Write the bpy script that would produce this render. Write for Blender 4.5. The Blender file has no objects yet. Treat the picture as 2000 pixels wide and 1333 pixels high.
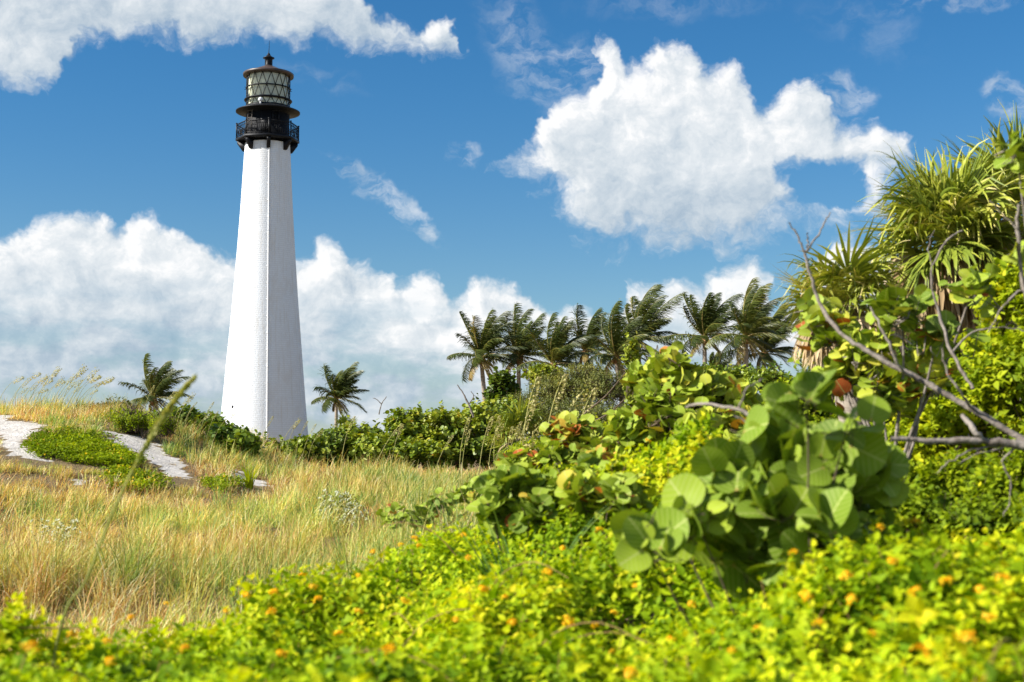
import bpy, math, random
import numpy as np
from mathutils import Vector
rng = np.random.default_rng(11)
random.seed(5)
scene = bpy.context.scene
COL = scene.collection
E = 2.2                       # eye height above datum
FPX = 2778.0                  # focal length in photo pixels (50 mm on 36 mm)
TILT = math.atan(213.5 / FPX)

# ------------------------------------------------------------------ camera, sky, sun, exposure
cam_d = bpy.data.cameras.new("camera"); cam = bpy.data.objects.new("camera", cam_d); COL.objects.link(cam)
cam.location = (0, 0, E); cam.rotation_euler = (math.pi / 2 + TILT, 0, 0)
cam_d.lens = 50; cam_d.sensor_width = 36; cam_d.clip_start = 0.05; cam_d.clip_end = 8000
cam_d.dof.use_dof = True; cam_d.dof.focus_distance = 38; cam_d.dof.aperture_fstop = 3.5
scene.camera = cam
scene.view_settings.view_transform = 'Standard'; scene.view_settings.look = 'None'
scene.view_settings.exposure = 0.95; scene.view_settings.gamma = 1
scene.cycles.max_bounces = 6; scene.cycles.diffuse_bounces = 3; scene.cycles.glossy_bounces = 2
scene.cycles.transmission_bounces = 3; scene.cycles.transparent_max_bounces = 4

SUN_EL = math.radians(35); SUN_AZ = math.radians(-105)      # azimuth from +Y, clockwise positive
SD = Vector((math.sin(SUN_AZ) * math.cos(SUN_EL), math.cos(SUN_AZ) * math.cos(SUN_EL), math.sin(SUN_EL)))
sl = bpy.data.lights.new("sun", 'SUN'); sl.energy = 4.8; sl.angle = math.radians(0.5); sl.color = (1, .955, .88)
so = bpy.data.objects.new("sun", sl); COL.objects.link(so); so.rotation_euler = SD.to_track_quat('Z', 'Y').to_euler()

def px_dir(px, py):
    r = (px - 1000) / FPX; u = (666.5 - py) / FPX
    c, s = math.cos(TILT), math.sin(TILT)
    return Vector((r, c - u * s, s + u * c))

def W(px, py, Y):
    d = px_dir(px, py)
    return Vector((d.x / d.y * Y, Y, E + d.z / d.y * Y))

def SV(px, py):
    d = px_dir(px, py).normalized()
    return math.atan2(d.x, d.y) * FPX, math.asin(d.z) * FPX

class NT:
    def __init__(s, tree): s.t = tree; s.n = tree.nodes; s.l = tree.links
    def node(s, typ, ins=None, **kw):
        n = s.n.new(typ)
        for k, v in kw.items(): setattr(n, k, v)
        for k, v in (ins or {}).items():
            if isinstance(v, bpy.types.NodeSocket): s.l.new(v, n.inputs[k])
            else: n.inputs[k].default_value = v
        return n
    def m(s, op, a, b=None, c=None, clamp=False):
        ins = {0: a}
        if b is not None: ins[1] = b
        if c is not None: ins[2] = c
        return s.node('ShaderNodeMath', ins, operation=op, use_clamp=clamp).outputs[0]
    def sm(s, v, a, b, o0=0., o1=1.):
        return s.node('ShaderNodeMapRange', {0: v, 1: a, 2: b, 3: o0, 4: o1}, interpolation_type='SMOOTHSTEP').outputs[0]
    def mix(s, f, a, b, bt='MIX'):
        n = s.node('ShaderNodeMix', {0: f, 6: a, 7: b}, data_type='RGBA', blend_type=bt)
        return n.outputs[2]
    def curve(s, fac, pts):
        n = s.node('ShaderNodeFloatCurve', {1: fac}); c = n.mapping.curves[0]
        n.mapping.use_clip = False
        pts = sorted(pts)
        c.points[0].location = pts[0]; c.points[1].location = pts[-1]
        for p in pts[1:-1]: c.points.new(*p)
        n.mapping.update(); return n.outputs[0]
    def ramp(s, fac, stops):
        n = s.node('ShaderNodeValToRGB', {0: fac}); e = n.color_ramp.elements
        e[0].position, e[0].color = stops[0][0], (*stops[0][1], 1)
        e[1].position, e[1].color = stops[-1][0], (*stops[-1][1], 1)
        for p, c in stops[1:-1]:
            x = e.new(p); x.color = (*c, 1)
        return n.outputs[0]

world = bpy.data.worlds.new("World"); scene.world = world; world.use_nodes = True
world.cycles.sampling_method = 'MANUAL'; world.cycles.sample_map_resolution = 512
def build_sky():
    t = world.node_tree; t.nodes.clear(); k = NT(t)
    sky = k.node('ShaderNodeTexSky', sky_type='NISHITA', sun_disc=False, sun_elevation=SUN_EL, sun_rotation=SUN_AZ,
                 air_density=1.0, dust_density=0.15, ozone_density=3.0, altitude=0)
    hsv = k.node('ShaderNodeHueSaturation', {'Saturation': 1.22, 'Value': 1.0, 'Color': sky.outputs[0]})
    tc = k.node('ShaderNodeTexCoord'); xyz = k.node('ShaderNodeSeparateXYZ', {0: tc.outputs['Generated']})
    az = k.m('MULTIPLY', k.m('ARCTAN2', xyz.outputs[0], xyz.outputs[1]), FPX)
    el = k.m('MULTIPLY', k.m('ARCSINE', xyz.outputs[2]), FPX)
    tint = k.mix(k.sm(el, 120., 860.), (.0455, .0515, .0555, 1), (.0300, .0520, .0605, 1))
    skyc = k.mix(1.0, hsv.outputs[0], tint, 'MULTIPLY')
    U0, U1 = -1150., 1150.
    def pts(l): return [((SV(x, y)[0] - U0) / (U1 - U0), SV(x, y)[1] / 1000.) for x, y in l]
    A_top = [(960,345),(985,322),(1012,292),(1060,268),(1095,185),(1140,165),(1160,88),(1185,75),(1225,112),(1260,112),(1290,80),(1345,88),(1375,120),(1425,122),(1475,160),(1500,192),(1560,162),(1600,175),(1650,238),(1710,240),(1765,285),(1790,330),(1850,420),(2000,560)]
    A_bot = [(960,320),(985,328),(1012,350),(1080,400),(1130,470),(1200,500),(1260,485),(1380,498),(1480,480),(1560,450),(1640,440),(1720,420),(1775,350),(1850,330),(2000,300)]
    B_top = [(-100,-120),(300,-90),(600,-60),(700,-25),(770,40),(810,48),(850,20),(885,55),(905,110),(960,200),(1100,300)]
    B_bot = [(-100,172),(0,166),(55,180),(105,176),(135,110),(170,92),(250,92),(400,80),(520,92),(620,88),(740,108),(850,112),(895,112),(960,60),(1100,20)]
    C_top = [(-150,500),(-20,470),(30,448),(80,430),(110,420),(150,410),(195,418),(240,447),(265,425),(290,415),(330,428),(370,455),(430,490),(520,480),(595,492),(630,460),(665,480),(690,515),(760,528),(788,558),(800,542),(840,536),(878,585),(930,552),(985,540),(1025,558),(1060,602),(1115,590),(1150,606),(1195,625),(1225,560),(1290,550),(1350,560),(1395,530),(1450,504),(1495,528),(1530,590),(1600,500),(1640,455),(1690,470),(1750,500),(1950,560)]
    def fld(u, v):
        w = k.node('ShaderNodeCombineXYZ', {0: k.m('MULTIPLY', u, .0092), 1: k.m('MULTIPLY', v, .0092)}).outputs[0]
        n1 = k.node('ShaderNodeTexNoise', {'Vector': w, 'Scale': 1.0, 'Detail': 4., 'Roughness': .6}, noise_dimensions='2D')
        sc = k.node('ShaderNodeSeparateColor', {0: n1.outputs['Color']})
        u2 = k.m('MULTIPLY_ADD', k.m('SUBTRACT', sc.outputs[0], .5), 95., u)
        v2 = k.m('MULTIPLY_ADD', k.m('SUBTRACT', sc.outputs[1], .5), 80., v)
        x = k.m('DIVIDE', k.m('SUBTRACT', u2, U0), U1 - U0, clamp=True)
        vk = k.m('DIVIDE', v2, 1000.)
        def layer(top, bot, s_t, s_b, lim):
            tt = k.m('SUBTRACT', k.curve(x, pts(top)), vk)
            d = k.m('MULTIPLY', tt, s_t)
            if bot:
                d = k.m('MINIMUM', d, k.m('MULTIPLY', k.m('SUBTRACT', vk, k.curve(x, pts(bot))), s_b))
            return k.m('MINIMUM', d, lim), tt
        dA, tA = layer(A_top, A_bot, 13., 5.5, .72)
        dB, tB = layer(B_top, B_bot, 20., 12., .62)
        dC, tC = layer(C_top, None, 15., 0, 1.05)
        D = k.m('MAXIMUM', k.m('MAXIMUM', dA, dB), dC)
        Wd = 0.
        for (cx, cy, rx, ry) in [(1585,332,60,26),(1620,372,50,22)]:
            cu, cv = SV(cx, cy); h1 = k.m('MULTIPLY', k.m('SUBTRACT', u2, cu), 1. / rx); h2 = k.m('MULTIPLY', k.m('SUBTRACT', v2, cv), 1. / ry)
            hh = k.m('ADD', k.m('MULTIPLY', h1, h1), k.m('MULTIPLY', h2, h2)); D = k.m('SUBTRACT', D, k.sm(hh, 0., 3.6, .80, 0.))
        for (cx, cy, rx, ry, ang, amp) in [(775,400,150,30,36,.55),(915,305,46,30,0,.5),(1975,185,70,44,40,.5),(1640,185,70,50,0,.55),(1880,-5,220,30,0,.4),(1030,110,180,90,50,.3),(680,330,70,22,25,.45),(1330,10,260,40,0,.18),(1115,125,70,70,0,.42),(620,150,120,30,10,.2),(1700,60,160,60,20,.16)]:
            cu, cv = SV(cx, cy); a = math.radians(-ang); ca, sa = math.cos(a), math.sin(a)
            du = k.m('SUBTRACT', u2, cu); dv = k.m('SUBTRACT', v2, cv)
            e1 = k.m('ADD', k.m('MULTIPLY', du, ca / rx), k.m('MULTIPLY', dv, sa / rx))
            e2 = k.m('ADD', k.m('MULTIPLY', du, -sa / ry), k.m('MULTIPLY', dv, ca / ry))
            r2 = k.m('ADD', k.m('MULTIPLY', e1, e1), k.m('MULTIPLY', e2, e2))
            if amp > .7: D = k.m('MAXIMUM', D, k.m('MULTIPLY_ADD', r2, -amp, amp))
            else: Wd = k.m('MAXIMUM', Wd, k.m('MULTIPLY_ADD', r2, -amp, amp))
        # puffy detail
        p3 = k.node('ShaderNodeCombineXYZ', {0: k.m('MULTIPLY', u2, .014), 1: k.m('MULTIPLY', v2, .017)}).outputs[0]
        vo = k.node('ShaderNodeTexVoronoi', {'Vector': p3, 'Scale': 1.0, 'Detail': 4.2, 'Roughness': .58, 'Lacunarity': 2.2, 'Smoothness': .45},
                    voronoi_dimensions='2D', feature='SMOOTH_F1', normalize=True)
        n2 = k.node('ShaderNodeTexNoise', {'Vector': p3, 'Scale': .55, 'Detail': 7., 'Roughness': .6}, noise_dimensions='2D')
        b = k.m('SUBTRACT', .42, vo.outputs['Distance'])
        N = k.m('ADD', k.m('MULTIPLY', b, 1.35), k.m('MULTIPLY', k.m('SUBTRACT', n2.outputs[0], .5), 1.1))
        return D, N, (dA, tA), (dB, tB), (dC, tC), n2.outputs[0], Wd, (u2, v2)
    D, N, A, B, C, nz, Wd, uv2 = fld(az, el)
    D2, N2, *_ = fld(k.m('ADD', az, -22.), k.m('ADD', el, 17.))
    dens = k.m('ADD', D, k.m('MULTIPLY', N, .62))
    dens2 = k.m('ADD', D2, k.m('MULTIPLY', N2, .62))
    pw = k.node('ShaderNodeCombineXYZ', {0: k.m('MULTIPLY', uv2[0], .011), 1: k.m('MULTIPLY', uv2[1], .020)}).outputs[0]
    nw = k.node('ShaderNodeTexNoise', {'Vector': pw, 'Scale': 1.3, 'Detail': 7., 'Roughness': .6, 'Distortion': .0}, noise_dimensions='2D').outputs[0]
    wisp = k.m('MULTIPLY', k.sm(Wd, .0, .5), k.sm(nw, .34, .74), clamp=True)
    # unseen broken cloud overhead and behind the viewer, added to lift the shadow fill
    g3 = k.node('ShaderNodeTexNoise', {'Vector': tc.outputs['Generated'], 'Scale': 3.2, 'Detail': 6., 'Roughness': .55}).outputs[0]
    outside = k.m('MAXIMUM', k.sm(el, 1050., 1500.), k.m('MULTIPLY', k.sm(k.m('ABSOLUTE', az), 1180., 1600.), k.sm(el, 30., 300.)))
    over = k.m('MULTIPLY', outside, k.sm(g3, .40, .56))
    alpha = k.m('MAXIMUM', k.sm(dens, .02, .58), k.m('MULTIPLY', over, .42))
    pl = k.node('ShaderNodeCombineXYZ', {0: k.m('MULTIPLY', az, .0055), 1: k.m('MULTIPLY', el, .016)}).outputs[0]
    lowp = k.node('ShaderNodeTexNoise', {'Vector': pl, 'Scale': 1., 'Detail': 6., 'Roughness': .55}, noise_dimensions='2D').outputs[0]
    emb = k.m('ADD', k.m('MULTIPLY', k.m('SUBTRACT', D, D2), .55), k.m('MULTIPLY', k.m('SUBTRACT', N, N2), .75))                    # >0: facing the sun
    # depth below each cloud's own top
    isA = k.m('MULTIPLY', k.m('GREATER_THAN', A[0], 0.), k.sm(A[1], .10, .36))
    isB = k.m('MULTIPLY', k.m('GREATER_THAN', B[0], 0.), .55)
    isC = k.m('MULTIPLY', k.m('GREATER_THAN', C[0], 0.), k.sm(C[1], .05, .27))
    dp = k.m('MAXIMUM', k.m('MULTIPLY', isA, .72), k.m('MAXIMUM', isB, isC))
    low = k.sm(el, 380., 120.)
    dpn = k.m('SUBTRACT', k.m('ADD', dp, k.m('MULTIPLY', k.m('SUBTRACT', nz, .5), 1.9)), k.m('MULTIPLY', k.m('MULTIPLY', low, 2.2), k.m('SUBTRACT', lowp, .5)))
    br = k.m('ADD', k.m('SUBTRACT', .80, k.m('MULTIPLY', dpn, .40)), k.m('MULTIPLY', emb, .72), clamp=True)
    cc = k.ramp(br, [(0.0, (.30, .41, .54)), (.35, (.46, .56, .66)), (.62, (.65, .72, .78)), (.84, (.82, .86, .89)), (1.0, (1., 1., 1.))])
    la = k.m('MULTIPLY_ADD', k.sm(lowp, .34, .58), .52, .45)
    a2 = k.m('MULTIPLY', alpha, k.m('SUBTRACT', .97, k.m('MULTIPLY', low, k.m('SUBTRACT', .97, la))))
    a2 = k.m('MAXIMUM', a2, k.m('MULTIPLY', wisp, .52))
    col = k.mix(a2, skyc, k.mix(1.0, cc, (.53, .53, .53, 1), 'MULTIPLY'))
    bg = k.node('ShaderNodeBackground', {0: col, 1: 1.0})
    out = k.node('ShaderNodeOutputWorld'); t.links.new(bg.outputs[0], out.inputs[0])
build_sky()

# ------------------------------------------------------------------ helpers
def tag(o, label=None, cat=None, group=None, kind=None):
    if label: o['label'] = label
    if cat: o['category'] = cat
    if group: o['group'] = group
    if kind: o['kind'] = kind
    return o
def empty(name, loc, label=None, cat=None, group=None):
    o = bpy.data.objects.new(name, None); COL.objects.link(o); o.location = loc; o.empty_display_size = .2
    return tag(o, label, cat, group)

class Geo:
    """collects vertices / quads / tris with uv and hue, links them as one mesh object"""
    def __init__(s): s.v = []; s.q = []; s.t = []; s.uv = []; s.h = []; s.n = 0
    def add(s, V, Q=None, T=None, UV=None, H=None):
        V = np.asarray(V, dtype=np.float32).reshape(-1, 3)
        if Q is not None and len(Q): s.q.append(np.asarray(Q, dtype=np.int64).reshape(-1, 4) + s.n)
        if T is not None and len(T): s.t.append(np.asarray(T, dtype=np.int64).reshape(-1, 3) + s.n)
        s.v.append(V); s.n += len(V)
        s.uv.append(np.zeros((len(V), 2), np.float32) if UV is None else np.asarray(UV, np.float32).reshape(-1, 2))
        s.h.append(np.full(len(V), .5, np.float32) if H is None else np.broadcast_to(np.asarray(H, np.float32), (len(V),)))
        return s
    def build(s, name, mat, parent=None, smooth=False, origin=None):
        V = np.concatenate(s.v); org = np.array(origin if origin is not None else (parent.matrix_basis.translation if parent else (0, 0, 0)), dtype=np.float32)
        V = V - org
        q = np.concatenate(s.q) if s.q else np.zeros((0, 4), np.int64); t = np.concatenate(s.t) if s.t else np.zeros((0, 3), np.int64)
        me = bpy.data.meshes.new(name); me.vertices.add(len(V)); me.vertices.foreach_set('co', V.ravel())
        li = np.concatenate([q.ravel(), t.ravel()]).astype(np.int32)
        st = np.concatenate([np.arange(len(q)) * 4, len(q) * 4 + np.arange(len(t)) * 3]).astype(np.int32)
        me.loops.add(len(li)); me.loops.foreach_set('vertex_index', li)
        me.polygons.add(len(st)); me.polygons.foreach_set('loop_start', st)
        if smooth: me.polygons.foreach_set('use_smooth', np.ones(len(st), bool))
        uv = me.uv_layers.new(name='uv'); uv.data.foreach_set('uv', np.concatenate(s.uv)[li].ravel())
        a = me.attributes.new('hue', 'FLOAT', 'POINT'); a.data.foreach_set('value', np.concatenate(s.h).astype(np.float32))
        me.update(calc_edges=True); me.validate()
        me.materials.append(mat)
        o = bpy.data.objects.new(name, me); COL.objects.link(o)
        if parent: o.parent = parent
        elif origin is not None: o.location = origin
        return o

def nrm(a): return a / np.maximum(np.linalg.norm(a, axis=-1, keepdims=True), 1e-9)
def frames(t, n):
    t = nrm(t); n = nrm(n - (n * t).sum(-1, keepdims=True) * t); x = np.cross(t, n)
    return np.stack([x, t, n], -1)
def scatter(g, tpl, P, R, S, H):
    V, Q, T, UV = tpl; N = len(P)
    if N == 0: return
    S = np.asarray(S); S = S[:, None] * np.ones(3) if S.ndim == 1 else S
    L = V[None] * S[:, None, :]
    X = np.einsum('nij,nkj->nki', R, L) + P[:, None, :]
    off = (np.arange(N) * len(V))[:, None, None]
    g.add(X.reshape(-1, 3), (Q[None] + off).reshape(-1, 4) if len(Q) else None, (T[None] + off).reshape(-1, 3) if len(T) else None,
          np.tile(UV, (N, 1)), np.repeat(H, len(V)))
def rv(n, s=1.): return rng.normal(size=(n, 3)) * s

def tpl(V, Q, T):
    V = np.array(V, float); return V, np.array(Q, int).reshape(-1, 4), np.array(T, int).reshape(-1, 3), V[:, :2] + [.5, 0]
LEAF_OV = tpl([(0,0,0),(0,.3,0),(0,.65,-.03),(0,1,-.16),(-.27,.26,.08),(-.23,.6,.05),(.27,.26,.08),(.23,.6,.05)],
              [(1,2,5,4),(1,7-1,7,2)], [(0,1,4),(2,3,5),(0,6,1),(2,7,3)])
LEAF_SM = tpl([(0,0,0),(.3,.45,.08),(0,1,-.08),(-.3,.45,.08)], [], [(0,1,2),(0,2,3)])
LEAF_RD = tpl([(0,0,0),(.4,.12,.05),(.52,.5,.08),(.32,.9,.02),(0,1,-.04),(-.32,.9,.02),(-.52,.5,.08),(-.4,.12,.05)],
              [(0,1,2,3),(0,3,4,5),(0,5,6,7)], [])
def round_leaf(ns=20, nr=3):
    V = [(0, .42, 0)]; Q = []; T = []
    for r in range(1, nr + 1):
        for i in range(ns):
            a = 2 * math.pi * i / ns; rr = r / nr
            x = .55 * math.sin(a) * rr; y = .42 + (-.47 if math.cos(a) > 0 else -.55) * math.cos(a) * rr
            d = abs(((a + math.pi) % (2 * math.pi)) - math.pi)
            if d < .45: y += .14 * rr * (1 - d / .45)             # notch at the stalk
            z = .30 * x * x * 1.2 - .16 * (y - .4) ** 2 + .012 * math.sin(3 * a + 1) * rr
            V.append((x, y, z))
    for i in range(ns):
        j = (i + 1) % ns; T.append((0, 1 + i, 1 + j))
        for r in range(nr - 1):
            b = 1 + r * ns; Q.append((b + i, b + ns + i, b + ns + j, b + j))
    return tpl(V, Q, T)
LEAF_GRAPE = round_leaf(20, 3); LEAF_GRAPE_MID = round_leaf(10, 2)

def tube(g, P, r, n=6, hue=.5):
    P = np.asarray(P, float); K = len(P); r = np.broadcast_to(np.asarray(r, float), (K,))
    T = nrm(np.gradient(P, axis=0)); up = np.array([.13, .21, 1.]) if abs(T[:, 2]).mean() < .9 else np.array([1., .2, .1])
    A = nrm(np.cross(T, up)); B = np.cross(T, A)
    a = np.arange(n) * 2 * math.pi / n
    V = P[:, None] + r[:, None, None] * (np.cos(a)[None, :, None] * A[:, None] + np.sin(a)[None, :, None] * B[:, None])
    i, j = np.meshgrid(np.arange(K - 1), np.arange(n), indexing='ij'); j2 = (j + 1) % n
    Q = np.stack([i * n + j, i * n + j2, (i + 1) * n + j2, (i + 1) * n + j], -1).reshape(-1, 4)
    uv = np.stack(np.broadcast_arrays((np.arange(n) / n)[None], np.linspace(0, 1, K)[:, None]), -1)
    g.add(V.reshape(-1, 3), Q, None, uv, hue)
def smooth_path(pts, k=6, jit=0.):
    pts = np.array([tuple(p) for p in pts], float); n = len(pts); t = np.linspace(0, n - 1, (n - 1) * k + 1)
    out = []
    for x in t:
        i = min(int(x), n - 2); f = x - i
        p0, p1, p2, p3 = pts[max(i - 1, 0)], pts[i], pts[i + 1], pts[min(i + 2, n - 1)]
        out.append(.5 * ((2 * p1) + (-p0 + p2) * f + (2 * p0 - 5 * p1 + 4 * p2 - p3) * f * f + (-p0 + 3 * p1 - 3 * p2 + p3) * f ** 3))
    out = np.array(out)
    if jit: out[1:-1] += rng.normal(size=out[1:-1].shape) * jit
    return out
def lathe(g, prof, c=(0, 0), n=64, hue=.5, a0=0.):
    K = len(prof); a = np.arange(n) * 2 * math.pi / n + a0
    V = np.array([[(c[0] + r * math.sin(x), c[1] - r * math.cos(x), z) for x in a] for r, z in prof])
    i, j = np.meshgrid(np.arange(K - 1), np.arange(n), indexing='ij'); j2 = (j + 1) % n
    Q = np.stack([i * n + j, i * n + j2, (i + 1) * n + j2, (i + 1) * n + j], -1).reshape(-1, 4)
    g.add(V.reshape(-1, 3), Q, None, None, hue)
def box(g, c, ax, ay, az, hue=.5):
    c, ax, ay, az = [np.array(v, float) for v in (c, ax, ay, az)]
    V = [c + sx * ax + sy * ay + sz * az for sz in (-1, 1) for sy in (-1, 1) for sx in (-1, 1)]
    g.add(V, [(0,2,3,1),(4,5,7,6),(0,1,5,4),(2,6,7,3),(0,4,6,2),(1,3,7,5)], None, None, hue)
def vnoise(x, y, s, seed=0):
    x = np.asarray(x, float) / s; y = np.asarray(y, float) / s
    xi = np.floor(x).astype(np.int64); yi = np.floor(y).astype(np.int64); fx = x - xi; fy = y - yi
    def h(a, b):
        v = np.sin(a * 127.1 + b * 311.7 + seed * 74.7) * 43758.5453; return v - np.floor(v)
    fx = fx * fx * (3 - 2 * fx); fy = fy * fy * (3 - 2 * fy)
    return (h(xi, yi) * (1 - fx) + h(xi + 1, yi) * fx) * (1 - fy) + (h(xi, yi + 1) * (1 - fx) + h(xi + 1, yi + 1) * fx) * fy
def sst(x, a, b):
    t = np.clip((np.asarray(x, float) - a) / (b - a), 0, 1); return t * t * (3 - 2 * t)

# ------------------------------------------------------------------ materials
def new_mat(name):
    m = bpy.data.materials.new(name); m.use_nodes = True; t = m.node_tree; t.nodes.clear(); return m, NT(t)
def finish(k, bsdf):
    o = k.node('ShaderNodeOutputMaterial'); k.l.new(bsdf, o.inputs[0])
def leaf_mat(name, stops, rough=.5, transl=.35, nscale=1.2, veins=False, spec=.35):
    m, k = new_mat(name)
    hue = k.node('ShaderNodeAttribute', attribute_name='hue').outputs['Fac']
    rnd = k.node('ShaderNodeNewGeometry').outputs['Random Per Island']
    f = k.m('ADD', hue, k.m('MULTIPLY', k.m('SUBTRACT', rnd, .5), .30), clamp=True)
    c = k.ramp(f, stops)
    tc = k.node('ShaderNodeTexCoord')
    n = k.node('ShaderNodeTexNoise', {'Vector': tc.outputs['Object'], 'Scale': nscale, 'Detail': 3.})
    c = k.mix(1.0, c, k.ramp(n.outputs[0], [(.3, (.72, .76, .7)), (.7, (1.2, 1.16, 1.1))]), 'MULTIPLY')
    if veins:
        uv = k.node('ShaderNodeUVMap', uv_map='uv').outputs[0]; x = k.node('ShaderNodeSeparateXYZ', {0: uv})
        u = k.m('ABSOLUTE', k.m('SUBTRACT', x.outputs[0], .5)); v = x.outputs[1]
        mid = k.sm(u, .006, .028, 1., 0.)
        sv = k.m('FRACT', k.m('MULTIPLY', k.m('SUBTRACT', v, k.m('MULTIPLY', u, .75)), 6.5))
        side = k.sm(k.m('ABSOLUTE', k.m('SUBTRACT', sv, .5)), .03, .10, .55, 0.)
        c = k.mix(k.m('MAXIMUM', mid, side), c, (.42, .46, .14, 1))
        d = k.m('ADD', k.m('MULTIPLY', u, 2.2), v)
        c = k.mix(k.sm(d, .03, .30, .65, 0.), c, (.40, .12, .05, 1))
        sp = k.node('ShaderNodeTexNoise', {'Vector': uv, 'Scale': 9., 'Detail': 4.})
        c = k.mix(k.sm(sp.outputs[0], .66, .74, 0., .5), c, (.22, .12, .04, 1))
    p = k.node('ShaderNodeBsdfPrincipled', {'Base Color': c, 'Roughness': rough, 'Specular IOR Level': spec})
    tr = k.node('ShaderNodeBsdfTranslucent', {0: k.mix(1.0, c, (1.25, 1.2, .45, 1), 'MULTIPLY')})
    mx = k.node('ShaderNodeMixShader', {0: transl}); k.l.new(p.outputs[0], mx.inputs[1]); k.l.new(tr.outputs[0], mx.inputs[2])
    finish(k, mx.outputs[0]); return m
def plain_mat(name, col, rough=.6, metal=0., var=.25, scale=6., bump=.0, col2=None, bscale=30., stretch=(1, 1, 1), spec=.4):
    m, k = new_mat(name); tc = k.node('ShaderNodeTexCoord')
    mp = k.node('ShaderNodeMapping', {'Vector': tc.outputs['Object'], 'Scale': stretch})
    n = k.node('ShaderNodeTexNoise', {'Vector': mp.outputs[0], 'Scale': scale, 'Detail': 6., 'Roughness': .6})
    c2 = col2 or tuple(x * (1 - var) for x in col)
    c = k.ramp(n.outputs[0], [(.32, c2), (.68, col)])
    p = k.node('ShaderNodeBsdfPrincipled', {'Base Color': c, 'Roughness': rough, 'Metallic': metal, 'Specular IOR Level': spec})
    if bump:
        nb = k.node('ShaderNodeTexNoise', {'Vector': mp.outputs[0], 'Scale': bscale, 'Detail': 5.})
        b = k.node('ShaderNodeBump', {'Strength': bump, 'Distance': .02, 'Height': nb.outputs[0]}); k.l.new(b.outputs[0], p.inputs['Normal'])
    finish(k, p.outputs[0]); return m

M = {}
M['lantana'] = leaf_mat('lantana_leaf', [(0, (.07, .13, .008)), (.3, (.15, .27, .006)), (.6, (.32, .45, .008)), (.86, (.58, .63, .010)), (1, (.70, .62, .02))], .6, .38, 2., False, .12)
M['grape'] = leaf_mat('sea_grape_leaf', [(0, (.08, .13, .015)), (.35, (.17, .26, .018)), (.65, (.33, .42, .035)), (.82, (.52, .52, .06)), (.90, (.55, .33, .03)), (.95, (.60, .15, .02)), (1, (.42, .08, .02))], .55, .20, 1.5, True, .15)
M['grape_far'] = leaf_mat('sea_grape_hedge_leaf', [(0, (.05, .10, .012)), (.4, (.15, .22, .016)), (.75, (.34, .38, .03)), (.9, (.50, .44, .05)), (1, (.45, .20, .02))], .45, .25, .6)
M['scrub'] = leaf_mat('scrub_leaf', [(0, (.06, .08, .018)), (.5, (.17, .19, .035)), (1, (.34, .31, .08))], .6, .25, .8)
M['vine'] = leaf_mat('vine_leaf', [(0, (.05, .10, .008)), (.45, (.22, .31, .010)), (.8, (.44, .50, .012)), (1, (.68, .60, .02))], .6, .34, 1.8, False, .12)
M['coco'] = leaf_mat('coconut_leaflet', [(0, (.028, .048, .012)), (.5, (.09, .115, .02)), (.85, (.22, .20, .03)), (1, (.38, .27, .11))], .42, .22, .6)
M['fan'] = leaf_mat('fan_palm_leaf', [(0, (.07, .11, .02)), (.4, (.22, .28, .03)), (.7, (.44, .45, .06)), (.88, (.66, .56, .20)), (1, (.74, .56, .32))], .45, .18, 1.5)
M['thatch'] = leaf_mat('dead_palm_leaf', [(0, (.18, .11, .05)), (.5, (.46, .33, .18)), (1, (.74, .60, .42))], .75, .1, 3.)
M['grass'] = leaf_mat('dune_grass_blade', [(0, (.14, .26, .08)), (.22, (.34, .44, .09)), (.42, (.70, .68, .20)), (.62, (.84, .64, .25)), (.78, (.70, .38, .15)), (.9, (.36, .17, .07)), (1, (.84, .76, .48))], .6, .25, .35, False, .15)
M['oat'] = leaf_mat('sea_oat_straw', [(0, (.36, .40, .10)), (.5, (.50, .44, .18)), (1, (.66, .55, .32))], .6, .25, 4.)
M['wood'] = plain_mat('grey_branch', (.30, .26, .22), .8, col2=(.13, .10, .08), scale=14, bump=.5, bscale=40, stretch=(1, 1, 1))
M['stem'] = plain_mat('brown_stem', (.17, .12, .075), .8, col2=(.07, .05, .03), scale=10)
M['twigred'] = plain_mat('young_stem', (.42, .26, .07), .7, col2=(.22, .12, .05), scale=10)
M['trunk'] = plain_mat('palm_trunk', (.40, .34, .27), .85, col2=(.20, .16, .12), scale=3, bump=.6, bscale=7, stretch=(1, 1, 5))
M['coconut'] = plain_mat('coconut_husk', (.30, .16, .05), .6, col2=(.16, .08, .03), scale=4)
M['flower'] = leaf_mat('lantana_flower', [(0, (.92, .38, .01)), (.4, (.97, .56, .01)), (1, (.97, .76, .03))], .5, .35, 9., False, .2)
M['sunflower'] = leaf_mat('yellow_flower', [(0, (.8, .5, .01)), (1, (.9, .65, .02))], .5, .3, 5.)
M['whiteflower'] = leaf_mat('pale_flower', [(0, (.50, .54, .42)), (1, (.80, .82, .72))], .6, .3, 5.)
M['black'] = plain_mat('black_paint', (.009, .010, .013), .5, var=.4, scale=3, spec=.2)
M['roofiron'] = plain_mat('lantern_roof_paint', (.028, .025, .024), .45, col2=(.085, .05, .038), scale=1.6, spec=.5)
M['curtain'] = plain_mat('lantern_lining', (.88, .87, .70), .7, var=.25, scale=.9)
M['lens'] = plain_mat('lens_brass', (.75, .72, .60), .15, .3, scale=3)
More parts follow.
